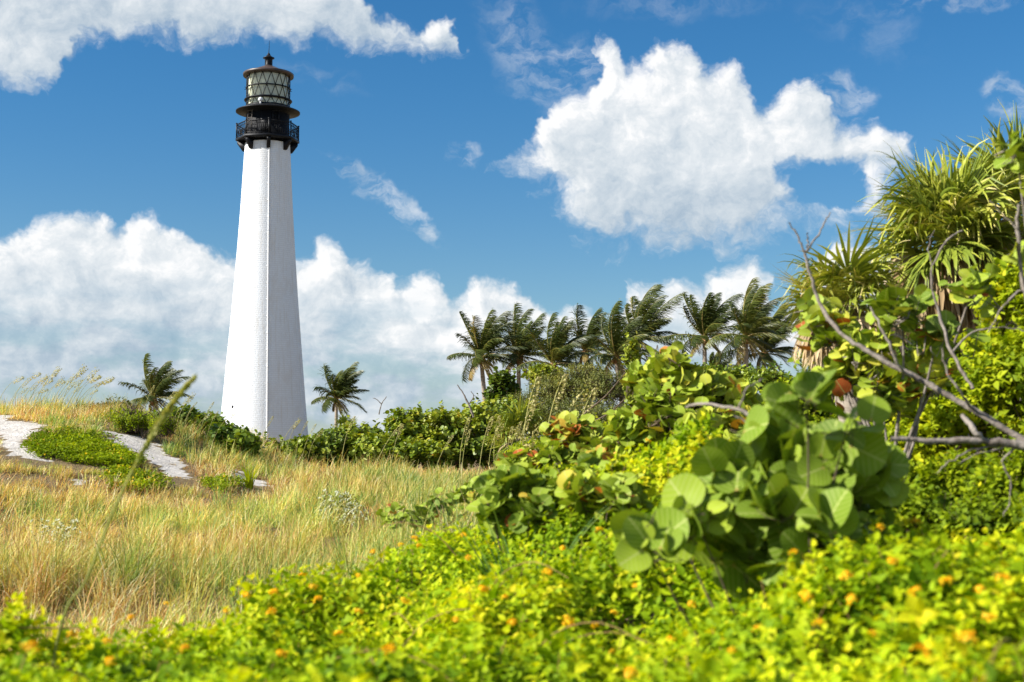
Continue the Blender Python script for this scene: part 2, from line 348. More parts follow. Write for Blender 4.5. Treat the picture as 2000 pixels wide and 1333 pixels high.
def tower_mat():
    m, k = new_mat('whitewashed_brick'); tc = k.node('ShaderNodeTexCoord'); x = k.node('ShaderNodeSeparateXYZ', {0: tc.outputs['Object']})
    ang = k.m('MULTIPLY', k.m('ARCTAN2', x.outputs[0], x.outputs[1]), 4.5)
    v = k.node('ShaderNodeCombineXYZ', {0: ang, 1: x.outputs[2]}).outputs[0]
    br = k.node('ShaderNodeTexBrick', {'Vector': v, 'Color1': (.80, .835, .87, 1), 'Color2': (.765, .795, .825, 1), 'Mortar': (.72, .74, .76, 1), 'Scale': 1., 'Mortar Size': .018,
                                        'Mortar Smooth': .4, 'Brick Width': .44, 'Row Height': .145}, offset=.5)
    n = k.node('ShaderNodeTexNoise', {'Vector': v, 'Scale': .45, 'Detail': 6., 'Roughness': .65})
    n2 = k.node('ShaderNodeTexNoise', {'Vector': k.node('ShaderNodeMapping', {'Vector': v, 'Scale': (2.2, .22, 1)}).outputs[0], 'Scale': 1.6, 'Detail': 5.})
    c = k.mix(k.sm(n.outputs[0], .48, .72, 0., .45), br.outputs[0], (.66, .62, .57, 1))
    c = k.mix(k.sm(n2.outputs[0], .50, .72, 0., .45), c, (.64, .61, .56, 1))
    n4 = k.node('ShaderNodeTexNoise', {'Vector': k.node('ShaderNodeMapping', {'Vector': v, 'Scale': (3.2, .10, 1)}).outputs[0], 'Scale': 1., 'Detail': 3.})
    c = k.mix(k.m('MULTIPLY', k.sm(n4.outputs[0], .58, .70, 0., .40), k.sm(x.outputs[2], 15.5, 22.)), c, (.55, .45, .35, 1))
    p = k.node('ShaderNodeBsdfPrincipled', {'Base Color': c, 'Roughness': .75, 'Specular IOR Level': .25})
    n3 = k.node('ShaderNodeTexNoise', {'Vector': v, 'Scale': 5., 'Detail': 5.})
    h = k.m('ADD', k.m('MULTIPLY', br.outputs[1], -.8), k.m('MULTIPLY', n3.outputs[0], .9))
    b = k.node('ShaderNodeBump', {'Strength': .6, 'Distance': .022, 'Height': h}); k.l.new(b.outputs[0], p.inputs['Normal'])
    finish(k, p.outputs[0]); return m
M['tower'] = tower_mat()
def glass_mat():
    m, k = new_mat('lantern_glass')
    g = k.node('ShaderNodeBsdfGlossy', {'Roughness': .04, 'Color': (.9, .95, .95, 1)}); t = k.node('ShaderNodeBsdfTransparent', {0: (.96, .97, .94, 1)})
    fr = k.node('ShaderNodeFresnel', {0: 1.5}); f = k.m('MULTIPLY_ADD', fr.outputs[0], .9, .03, clamp=True)
    mx = k.node('ShaderNodeMixShader', {0: f}); k.l.new(t.outputs[0], mx.inputs[1]); k.l.new(g.outputs[0], mx.inputs[2]); finish(k, mx.outputs[0]); return m
M['glass'] = glass_mat()
def ground_mat():
    m, k = new_mat('dune_sand'); tc = k.node('ShaderNodeTexCoord'); o = tc.outputs['Object']
    lit = k.node('ShaderNodeAttribute', attribute_name='hue').outputs['Fac']
    n = k.node('ShaderNodeTexNoise', {'Vector': o, 'Scale': 3.0, 'Detail': 8., 'Roughness': .7})
    n2 = k.node('ShaderNodeTexNoise', {'Vector': o, 'Scale': 26., 'Detail': 4., 'Roughness': .7})
    sand = k.ramp(n.outputs[0], [(.3, (.56, .51, .45)), (.7, (.78, .74, .69))])
    sand = k.mix(k.sm(n2.outputs[0], .60, .70, 0., .6), sand, (.30, .24, .17, 1))
    thatch = k.ramp(n2.outputs[0], [(.3, (.10, .075, .04)), (.55, (.26, .19, .10)), (.75, (.40, .32, .18))])
    f = k.sm(k.m('ADD', lit, k.m('MULTIPLY', k.m('SUBTRACT', n.outputs[0], .5), .9)), .35, .65)
    c = k.mix(f, sand, thatch)
    p = k.node('ShaderNodeBsdfPrincipled', {'Base Color': c, 'Roughness': .95, 'Specular IOR Level': .1})
    b = k.node('ShaderNodeBump', {'Strength': 1.0, 'Distance': .12, 'Height': k.m('ADD', n.outputs[0], k.m('MULTIPLY', n2.outputs[0], .45))}); k.l.new(b.outputs[0], p.inputs['Normal'])
    finish(k, p.outputs[0]); return m
M['ground'] = ground_mat()

# ------------------------------------------------------------------ terrain
_ky = [-400, 0, 8, 12, 16, 20, 25, 30, 36, 60, 90, 150, 400, 6000]; _kz = [-1.8, -1.75, -1.62, -1.42, -1.18, -.95, -.66, -.46, -.45, -.2, -.6, -1.6, -3., -3.]
_sy = np.linspace(-400, 600, 4001); _sz = np.interp(_sy, _ky, _kz); _kk = np.hanning(17); _kk /= _kk.sum(); _sz = np.convolve(np.pad(_sz, 8, mode='edge'), _kk, 'valid')
def ground_rel(x, y):
    x = np.asarray(x, float); y = np.asarray(y, float)
    g = np.where(y > 590, -3., np.interp(y, _sy, _sz))
    dune = np.interp(y, [0, 14, 18, 22, 25, 28, 31, 42, 65], [0, 0, .25, .65, .95, 1.15, 1.1, .2, 0]) * sst(-x, 3.0, 8.6)
    back = 1.5 * sst(x, 0, 7) * np.interp(y, [0, 34, 50, 90, 160], [0, 0, 1, 1.4, 0])
    right = .45 * sst(x, .6, 3.5) * np.interp(y, [0, 3, 8, 18, 40], [0, .5, 1, 1, 0])
    right = right + .5 * sst(x, -2.2, -.3) * np.interp(y, [0, 6, 10, 16, 24], [0, .2, 1, .7, 0])
    nz = (vnoise(x, y, 2.6, 1) - .5) * .16 + (vnoise(x, y, .9, 2) - .5) * .07 + (vnoise(x, y, 9., 3) - .5) * .25 * sst(y, 30, 60)
    return g + dune + back + right + nz * (1 - sst(y, 300, 600)) * sst(y, -1, 6)
def gz(x, y): return E + ground_rel(x, y)
def project(x, y, z):
    x = np.asarray(x, float); z = np.asarray(z, float) - E; y = np.asarray(y, float)
    f = y * math.cos(TILT) + z * math.sin(TILT); u = -y * math.sin(TILT) + z * math.cos(TILT)
    return 1000 + FPX * x / f, 666.5 - FPX * u / f
def in_poly(px, py, poly):
    px = np.asarray(px); py = np.asarray(py); r = np.zeros(px.shape, bool); n = len(poly)
    for i in range(n):
        x1, y1 = poly[i]; x2, y2 = poly[(i + 1) % n]
        c = ((y1 > py) != (y2 > py)) & (px < (x2 - x1) * (py - y1) / ((y2 - y1) or 1e-9) + x1); r ^= c
    return r
def hit(px, py, y0=4., y1=60.):
    ys = np.linspace(y0, y1, 1500); d = px_dir(px, py); xs = d.x / d.y * ys; zs = E + d.z / d.y * ys
    b = np.nonzero(zs < gz(xs, ys))[0]
    if len(b) == 0: return None
    i = b[0]; return np.array([xs[i], ys[i], gz(xs[i], ys[i])])
PATHS = [[(-60,800),(0,812),(60,820),(95,832),(62,848),(52,868),(72,888),(105,908),(60,902),(20,884),(0,850),(-60,840)],
         [(190,838),(240,848),(282,852),(298,868),(325,892),(386,928),(376,939),(340,934),(303,908),(272,884),(222,862)],
         [(445,922),(490,930),(525,942),(510,952),(470,946)], [(155,932),(172,936),(162,945)]]
def sand_mask(x, y):
    px, py = project(x, y, gz(x, y)); r = np.zeros(np.shape(px), bool)
    px = px + (vnoise(x, y, .45, 51) - .5) * 26 + (vnoise(x, y, .1, 52) - .5) * 26; py = py + (vnoise(x, y, .5, 53) - .5) * 14
    for p in PATHS: r |= in_poly(px, py, p)
    return r & (np.asarray(y) > 13) & (np.asarray(y) < 29.5)
def build_ground():
    ys = np.concatenate([np.arange(-30, 12, .5), np.arange(12, 32, .11), np.arange(32, 60, .5), np.geomspace(60, 5000, 45)])
    xi = np.concatenate([np.arange(-12, 0, .12), np.arange(0, 14, .4)])
    xs = np.concatenate([-np.geomspace(12.2, 5000, 40)[::-1], xi, np.geomspace(14.2, 5000, 40)])
    X, Y = np.meshgrid(xs, ys); Z = gz(X, Y); lit = np.where(sand_mask(X, Y), 0., 1.)
    nx = len(xs); i, j = np.meshgrid(np.arange(len(ys) - 1), np.arange(nx - 1), indexing='ij')
    Q = np.stack([i * nx + j, i * nx + j + 1, (i + 1) * nx + j + 1, (i + 1) * nx + j], -1).reshape(-1, 4)
    g = Geo(); g.add(np.stack([X, Y, Z], -1).reshape(-1, 3), Q, None, None, lit.ravel())
    o = g.build('ground', M['ground'], smooth=True); tag(o, 'white sand dune ground showing bare in the two paths between the grass', 'ground', kind='structure')
build_ground()

# ------------------------------------------------------------------ lighthouse
def lighthouse():
    Y = 100.; S = 27.78; cx = W(515, 850, Y).x + .0
    def zz(py): return W(515, py, Y).z
    base = gz(cx, Y); root = empty('lighthouse', (cx, Y, float(base) - .3), 'tall white tapering brick lighthouse with a black gallery and glazed lantern', 'lighthouse')
    c = (cx, Y)
    prof = [(86, 850), (80, 785), (73, 700), (64.5, 600), (57, 500), (50.5, 400), (46.2, 320), (44.2, 283)]
    rs = [(r / S, zz(py)) for r, py in prof]
    zb = float(base) - .6; rs = [(rs[0][0] + (rs[0][1] - zb) * .09, zb)] + rs
    zt = zz(283)
    # dense profile for smooth curvature
    za = np.linspace(zb, zt, 60); ra = np.interp(za, [q[1] for q in rs], [q[0] for q in rs]); kk = np.hanning(9); kk /= kk.sum()
    ra = np.convolve(np.pad(ra, 4, mode='reflect', reflect_type='odd'), kk, 'valid')
    g = Geo(); lathe(g, list(zip(ra, za)), c, 128); sh = g.build('tower_shaft', M['tower'], root, True)
    g = Geo(); a = math.radians(14)
    P = [(cx + (r + .03) * math.sin(a), Y - (r + .03) * math.cos(a), z) for r, z in zip(ra, za)]
    tube(g, P[1:-1], .045, 6)
    for i in range(3, 58, 3): box(g, np.array(P[i]), (.09, 0, 0), (0, .03, 0), (0, 0, .02))
    g.build('conductor_strip', plain_mat('white_conduit', (.82, .82, .82), .5, var=.05), root)
    av = math.radians(-37); zv = zz(797); rv_ = float(np.interp(zv, za, ra)); tv = np.array([math.cos(av), math.sin(av), 0]); nv_ = np.array([math.sin(av), -math.cos(av), 0])
    g = Geo(); box(g, np.array([cx, Y, zv]) + nv_ * rv_, tv * .07, nv_ * .03, (0, 0, .09)); g.build('vent', M['black'], root)
    # gallery deck (octagon)
    phi = math.radians(12); zd = zz(274); Rd = 62.5 / S; nv = 8
    ang = [phi + i * math.pi / 4 for i in range(8)]
    def pt(r, a, z): return np.array([cx + r * math.sin(a), Y - r * math.cos(a), z])
    g = Geo(); lathe(g, [(.5, zd - .16), (Rd - .05, zd - .16), (Rd, zd - .14), (Rd, zd + .02), (Rd - .04, zd + .05), (.5, zd + .05)], c, 8, a0=phi)
    dk = g.build('gallery_deck', M['black'], root)
    g = Geo()
    for i in range(8):
        a0, a1 = ang[i], ang[(i + 1) % 8]; p0, p1 = pt(Rd, a0, zd - .16), pt(Rd, a1, zd - .16); mm = (p0 + p1) / 2; d = (p1 - p0) / 2; u = d / np.linalg.norm(d)
        box(g, mm + (0, 0, .0), d * .98, np.cross(u, (0, 0, 1)) * .03, (0, 0, .13))
    g.build('deck_fascia', M['black'], dk)
    for a in ang:
        g = Geo(); rt = 44.2 / S + .01; t = np.array([math.cos(a), math.sin(a), 0]) * .13
        q = [pt(rt - .1, a, zd - .17), pt(Rd - .12, a, zd - .17), pt(Rd - .12, a, zd - .34), pt(rt + .16, a, zd - .86), pt(rt - .1, a, zd - .95)]
        V = [p - t for p in q] + [p + t for p in q]
        g.add(V, [(0, 1, 6, 5), (1, 2, 7, 6), (2, 3, 8, 7), (3, 4, 9, 8), (0, 4, 3, 1), (5, 6, 8, 9)], [(1, 3, 2), (6, 7, 8)])
        g.build('bracket', M['black'], root)
    # railing: one panel per side, posts
    rl = empty('gallery_railing', (0, 0, 0)); rl.parent = root
    rl.location = (0, 0, 0)
    hR = .98
    for i in range(8):
        a0, a1 = ang[i], ang[(i + 1) % 8]; R = Rd - .07; p0, p1 = pt(R, a0, zd + .05), pt(R, a1, zd + .05); d = p1 - p0; L = np.linalg.norm(d); u = d / L; w = np.cross(u, (0, 0, 1))
        g = Geo()
        for hz, th in ((hR - .02, .03), (hR - .22, .014), (.10, .02)):
            box(g, (p0 + p1) / 2 + (0, 0, hz), u * L / 2 * .96, w * .022, (0, 0, th))
        nb = 11
        for j in range(1, nb):
            p = p0 + d * j / nb; box(g, p + (0, 0, (hR - .2) / 2 + .05), u * .012, w * .012, (0, 0, (hR - .30) / 2))
            if j % 2 == 0:
                for s in (-1, 1):
                    pp = [p + (0, 0, .42) + u * s * (.005 + .055 * math.sin(t * math.pi)) + np.array([0, 0, .28 * (t - .5)]) for t in np.linspace(0, 1, 7)]
                    tube(g, pp, .012, 4)
            tube(g, [p + (0, 0, hR - .12) + u * .055 * math.sin(t) + np.array([0, 0, .07 * math.cos(t)]) for t in np.linspace(0, 6.28, 9)], .01, 4)
        g.build('railing_panel', M['black'], rl, origin=tuple(root.location))
        g = Geo(); box(g, p0 + (0, 0, hR / 2 + .02), (.04, 0, 0), (0, .04, 0), (0, 0, hR / 2 + .03))
        box(g, p0 + (0, 0, hR + .07), (.055, 0, 0), (0, .055, 0), (0, 0, .03)); g.build('post', M['black'], rl, origin=tuple(root.location))
    # watch room
    rw = 42.6 / S; z1 = zz(221)
    g = Geo(); lathe(g, [(rw + .06, zd + .05), (rw + .06, zd + .2), (rw, zd + .22), (rw, z1 - .1), (rw - .1, z1)], c, 64); dr = g.build('watch_room', M['black'], root, True)
    g = Geo()
    for i in range(20):
        a = i / 20 * 2 * math.pi; t = np.array([math.cos(a), math.sin(a), 0]); n_ = np.array([math.sin(a), -math.cos(a), 0]); box(g, pt(rw, a, (zd + z1) / 2 + .05), t * .02, n_ * .02, (0, 0, (z1 - zd) / 2 - .2))
    g.build('wall_seams', M['black'], dr)
    a = math.radians(30); t = np.array([math.cos(a), math.sin(a), 0]); n_ = np.array([math.sin(a), -math.cos(a), 0]); zc = zz(236)
    g = Geo(); ww, wh = .22, .40
    for s in (-1, 1):
        box(g, pt(rw + .03, a, zc) + t * s * ww, t * .04, n_ * .05, (0, 0, wh + .04)); box(g, pt(rw + .03, a, zc + s * wh), t * (ww + .04), n_ * .055, (0, 0, .04))
    for q in (-.5, 0, .5): box(g, pt(rw + .02, a, zc + q * wh), t * ww, n_ * .035, (0, 0, .015))
    box(g, pt(rw + .02, a, zc), t * .015, n_ * .035, (0, 0, wh)); wf = g.build('window', M['black'], root)
    g = Geo(); box(g, pt(rw + .015, a, zc), t * ww, n_ * .02, (0, 0, wh)); g.build('pane', plain_mat('dark_pane', (.10, .13, .17), .12, var=.2, spec=.8), wf)
    a = math.radians(5); t = np.array([math.cos(a), math.sin(a), 0]); n_ = np.array([math.sin(a), -math.cos(a), 0])
    g = Geo(); box(g, pt(rw + .01, a, zd + .9), t * .36, n_ * .04, (0, 0, .86)); d_ = g.build('door', M['black'], root)
    g = Geo(); box(g, pt(rw + .07, a, zd + .9) + t * .28, t * .02, n_ * .04, (0, 0, .06)); g.build('handle', plain_mat('iron_handle', (.15, .14, .13), .4, .6), d_)
    # ladder leaning on upper gallery
    a = math.radians(-36); t = np.array([math.cos(a), math.sin(a), 0]); g = Geo(); b0 = pt(rw + .28, a, zd + .05); b1 = pt(rw + .16, a, z1 + .35)
    for s in (-1, 1): tube(g, [b0 + t * s * .2, b1 + t * s * .2], .028, 5)
    for i in range(1, 9): p = b0 + (b1 - b0) * i / 9; tube(g, [p - t * .2, p + t * .2], .022, 5)
    g.build('ladder', plain_mat('dark_ladder', (.09, .075, .06), .5, var=.3), root)
    # upper gallery: dished brim
    Ru = 63 / S; ze = zz(220.5)
    rg = 41.8 / S; zg0 = zz(214)
    g = Geo(); lathe(g, [(rw - .1, z1 - .35), (rw + .02, z1 - .12), (Ru - .1, ze - .04), (Ru, ze - .02), (Ru, ze + .05), (Ru - .06, ze + .08), (rg + .1, zg0 + .06), (rg - .1, zg0 + .10)], c, 72)
    g.build('upper_gallery', M['black'], root, True)
    g = Geo(); al = math.radians(-8); q = pt(rg + .22, al, zg0 + .3)
    for i in range(7):
        a_ = i / 6 * math.pi
    lathe(g, [(.001, q[2] - .17), (.12, q[2] - .12), (.17, q[2]), (.12, q[2] + .12), (.001, q[2] + .17)], (q[0], q[1]), 12); box(g, q - (0, 0, .22), (.05, 0, 0), (0, .05, 0), (0, 0, .1))
    g.build('floodlight', plain_mat('white_lamp', (.8, .8, .8), .4, var=.05), root, True)
    # lantern
    zg1 = zz(150.5); tiers = [zg0 + .08, zz(197.5), zz(174.5), zg1]
    lan = empty('lantern', (0, 0, 0)); lan.parent = root; ro = tuple(root.location)
    g = Geo(); lathe(g, [(rg, tiers[0]), (rg, tiers[3])], c, 64); g.build('glazing', M['glass'], lan, True, origin=ro)
    g = Geo(); lathe(g, [(rg - .10, tiers[0])] + [(rg - .12, z) for z in np.linspace(tiers[0] + .1, tiers[3] - .3, 4)] + [(rg - .12, tiers[3])], c, 48)
    g.build('lining', M['curtain'], lan, True, origin=ro)
    g = Geo(); npan = 16
    for ti in range(3):
        za_, zb_ = tiers[ti], tiers[ti + 1]; off = (ti % 2) * .5
        for i in range(npan):
            am = (i + off) * 2 * math.pi / npan + .1; h = math.pi / npan
            for s in (-1, 1):
                P = [pt(rg + .03, am + s * h * f, za_ + (zb_ - za_) * f) for f in np.linspace(0, 1, 4)]
                tube(g, P, .026, 5)
    g.build('lattice', M['black'], lan, origin=ro)
    g = Geo()
    lathe(g, [(rg + .02, tiers[2] - .04), (rg + .09, tiers[2] - .04), (rg + .09, tiers[2] + .04), (rg + .02, tiers[2] + .04)], c, 64)
    lathe(g, [(rg + .02, tiers[1] - .07), (rg + .16, tiers[1] - .06), (rg + .20, tiers[1]), (rg + .16, tiers[1] + .05), (rg + .02, tiers[1] + .07)], c, 64)
    lathe(g, [(rg + .01, tiers[0] - .1), (rg + .10, tiers[0] - .1), (rg + .08, tiers[0] + .08), (rg + .01, tiers[0] + .08)], c, 64)
    for i in range(16):
        a = i / 16 * 2 * math.pi; tube(g, [pt(rg + .03, a, tiers[2]), pt(rg + .2, a, tiers[2] - .02)], .02, 4)
    g.build('ring', M['black'], lan, True, origin=ro)
    # beacon in front of the lining, seen through the panes
    g = Geo(); q = pt(rg - .32, math.radians(-3), zz(190)); q = pt(rg - .06, math.radians(-3), zz(188))
    lathe(g, [(.01, q[2] - .35), (.03, q[2] - .3), (.05, q[2]), (.03, q[2] + .3), (.01, q[2] + .35)], (q[0], q[1]), 10)
    g.build('lens', M['lens'], lan, True, origin=ro)
    # roof, vent, rod
    Rr = 49.5 / S; zr = zz(146.5); za0 = zz(130)
    g = Geo(); lathe(g, [(rg - .1, zg1 - .02), (Rr - .10, zr - .12), (Rr, zr - .16), (Rr + .02, zr + .02), (Rr - .03, zr + .07), (Rr * .6, zr + .07 + (za0 - zr) * .36), (.42, za0 - .03), (.28, za0 + .04)], c, 64); rf = g.build('roof', M['roofiron'], root, True)
    g = Geo()
    for i in range(16):
        a = i / 16 * 2 * math.pi; tube(g, [pt(Rr, a, zr + .07), pt(Rr * .6, a, zr + .09 + (za0 - zr) * .36), pt(.4, a, za0)], .022, 4)
    for i in range(40):
        a = i / 40 * 2 * math.pi
        if i % 2: tube(g, [pt(Rr - .12, a, zr + .05), pt(Rr - .12, a, zr + .2)], .012, 4)
    tube(g, [pt(Rr - .12, t, zr + .2) for t in np.linspace(0, 2 * math.pi, 49)], .014, 4)
    g.build('roof_ribs', M['roofiron'], rf)
    g = Geo(); lathe(g, [(.36, za0 - .05), (.26, za0 + .08), (.24, zz(120)), (.25, zz(116.5)), (.40, zz(114.8)), (.41, zz(113.3)), (.25, zz(111.5)), (.12, zz(108)), (.10, zz(106)), (.05, zz(104)), (.02, zz(103))], c, 24)
    for i in range(8):
        a = i / 8 * 2 * math.pi; tube(g, [pt(.25, a, za0), pt(.25, a, zz(116))], .025, 4)
    g.build('ventilator', M['black'], root, True)
    g = Geo(); tube(g, [(cx, Y, zz(104)), (cx + .02, Y, zz(92)), (cx + .03, Y, zz(80))], [.03, .02, .012], 5); g.build('lightning_rod', M['black'], root)
    # the whole crown leans a hair as in the lens: none modelled
lighthouse()

# ------------------------------------------------------------------ coconut palms
def coconut(px, py, Y, R, label, trunk_px=None, nf=20, seed=0, lean=0., dead=4, wind=.85, group='coconut palms blown by the wind'):
    rs = np.random.default_rng(100 + seed); s = Y / FPX
    top = np.array(W(px, py, Y)); bx = W(trunk_px or px, py, Y).x + lean; bz = float(gz(bx, Y)) - .1
    root = empty('coconut_palm', (bx, Y, bz), label, 'palm tree', group)
    g = Geo(); P = smooth_path([(bx, Y, bz), (bx + (top[0] - bx) * .25, Y, bz + (top[2] - bz) * .4), (bx + (top[0] - bx) * .7, Y, bz + (top[2] - bz) * .75), top], 8)
    K = len(P); rr = np.interp(np.linspace(0, 1, K), [0, .1, .9, 1], [.24, .17, .125, .14]) * (1 + .05 * np.sin(np.arange(K) * 2.5)); tube(g, P, rr, 10); g.build('trunk', M['trunk'], root, True)
    L0 = R * s * 1.10
    g = Geo(); gd = Geo()
    nf = nf + 1
    for f in range(nf + dead):
        isd = f >= nf; az = f * 2.399 + rs.uniform(-.3, .3); u = (f + .5) / nf
        el = math.radians(82 - 84 * u ** 1.2 + rs.uniform(-9, 9)) if not isd else math.radians(-30)
        d = np.array([math.cos(az) * math.cos(el), math.sin(az) * math.cos(el) , math.sin(el)]); L = L0 * rs.uniform(.75, 1.15) * (1.12 if u < .35 else 1) * (.6 if isd else 1)
        K = 16; ds = L / K; p = top + (0, 0, .1); pts = [p.copy()]; dirs = [d]
        gv = (.018 + .058 * u) * rs.uniform(.6, 1.5); wd = wind * rs.uniform(.02, .085)
        for i in range(K):
            d = d + np.array([wd * (i / K + .3), .02 * wd, -gv * (i / K + .35)]) * 1.25; d /= np.linalg.norm(d); p = p + d * ds; pts.append(p.copy()); dirs.append(d.copy())
        pts = np.array(pts); dirs = np.array(dirs); G = gd if isd else g
        tube(G, pts, np.linspace(.05, .012, K + 1), 4, hue=.86 if not isd else .9)
        n = 72; t = np.linspace(.12, 1, n); P0 = np.stack([np.interp(t * K, np.arange(K + 1), pts[:, j]) for j in range(3)], -1)
        D0 = nrm(np.stack([np.interp(t * K, np.arange(K + 1), dirs[:, j]) for j in range(3)], -1))
        side = nrm(np.cross(D0, np.array([0, 0, 1.]) + 1e-3))
        for sg in (-1, 1):
            ll = L * .29 * np.interp(t, [.14, .3, .7, 1], [.7, 1.1, .95, .45]) * rs.uniform(.8, 1.1, n)
            dr = nrm(side * sg * .75 + D0 * .75 + np.array([wind * .8, 0, -.28]) + rs.normal(size=(n, 3)) * .17)
            e1 = P0 + dr * ll[:, None] * .5; dr2 = nrm(dr + np.array([wind * .5, 0, -.55])); e2 = e1 + dr2 * ll[:, None] * .5
            wv = nrm(np.cross(dr, D0) * .35 + D0) * .021 * (Y / 95)
            V = np.stack([P0 - wv, P0 + wv, e1 + wv * 1.1, e1 - wv * 1.1, e2 + wv * .2, e2 - wv * .2], 1)
            o = (np.arange(n) * 6)[:, None]; Q = np.concatenate([np.array([[0, 1, 2, 3]]) + o, np.array([[3, 2, 4, 5]]) + o])
            hv = np.clip(rs.uniform(.05, .5) + rs.normal(size=n) * .08 + (.35 if rs.random() < .14 else 0), 0, .93) if not isd else np.full(n, .97)
            G.add(V.reshape(-1, 3), Q, None, None, np.repeat(hv, 6))
    g.build('crown', M['coco'], root)
    if dead: gd.build('dead_fronds', M['coco'], root)
    g = Geo()
    for i in range(9):
        a = rs.uniform(0, 6.28); c = top + (math.cos(a) * .2, math.sin(a) * .2, rs.uniform(-.3, .05)); lathe(g, [(.01, c[2] - .13), (.09, c[2] - .07), (.11, c[2]), (.07, c[2] + .09), (.01, c[2] + .12)], (c[0], c[1]), 7)
    tube(g, [top + (0, 0, -.35), top + (0, 0, -.05), top + (0, 0, .3)], [.13, .21, .12], 8); g.build('coconuts', M['coconut'], root, True)
PALMS = [(300,782,105,66,'wind-blown palm on the dune crest to the left of the lighthouse',None,20,.5),
 (657,782,118,62,'small slender palm standing alone just right of the lighthouse',None,20,0),
 (940,702,88,80,'pale leaning trunked palm at the free end of the grove nearest the lighthouse',948,22,.2),
 (1013,700,90,78,'second palm from the lighthouse end of the grove, full dark crown on straight trunk',None,22,0),
 (1080,716,86,82,'third palm of the grove with a low wide crown just above the scrub',1078,22,.1),
 (1143,690,104,66,'smaller palm set back between the third palm and the tall tangled pair',None,18,0),
 (1203,700,88,88,'palm with yellow-green fronds at the foot of the tall tangled pair',1214,20,.1),
 (1248,668,94,88,'tallest dark palm of the tangled pair mid grove, crown streaming to one side',None,22,0),
 (1376,662,90,84,'upright palm with a bare trunk standing in the gap over the big round leaves',None,22,0),
 (1457,662,86,90,'palm with golden arching fronds and thin pale trunk near the fan palms',None,22,0),
 (1492,694,92,84,'low dark palm behind the golden fronded one with a shaggy brown skirt',None,22,0),
 (1395,742,110,46,'small palm with only its bluish crown showing below the bare trunked one',None,12,0),
 (1612,620,98,84,'palm mostly hidden behind the fan palm clump with only frond tips showing',None,18,0)]
for i, (px, py, Y, R, lab, tp, nf, ln) in enumerate(PALMS): coconut(px, py, Y, R, lab, tp, nf, i, ln)

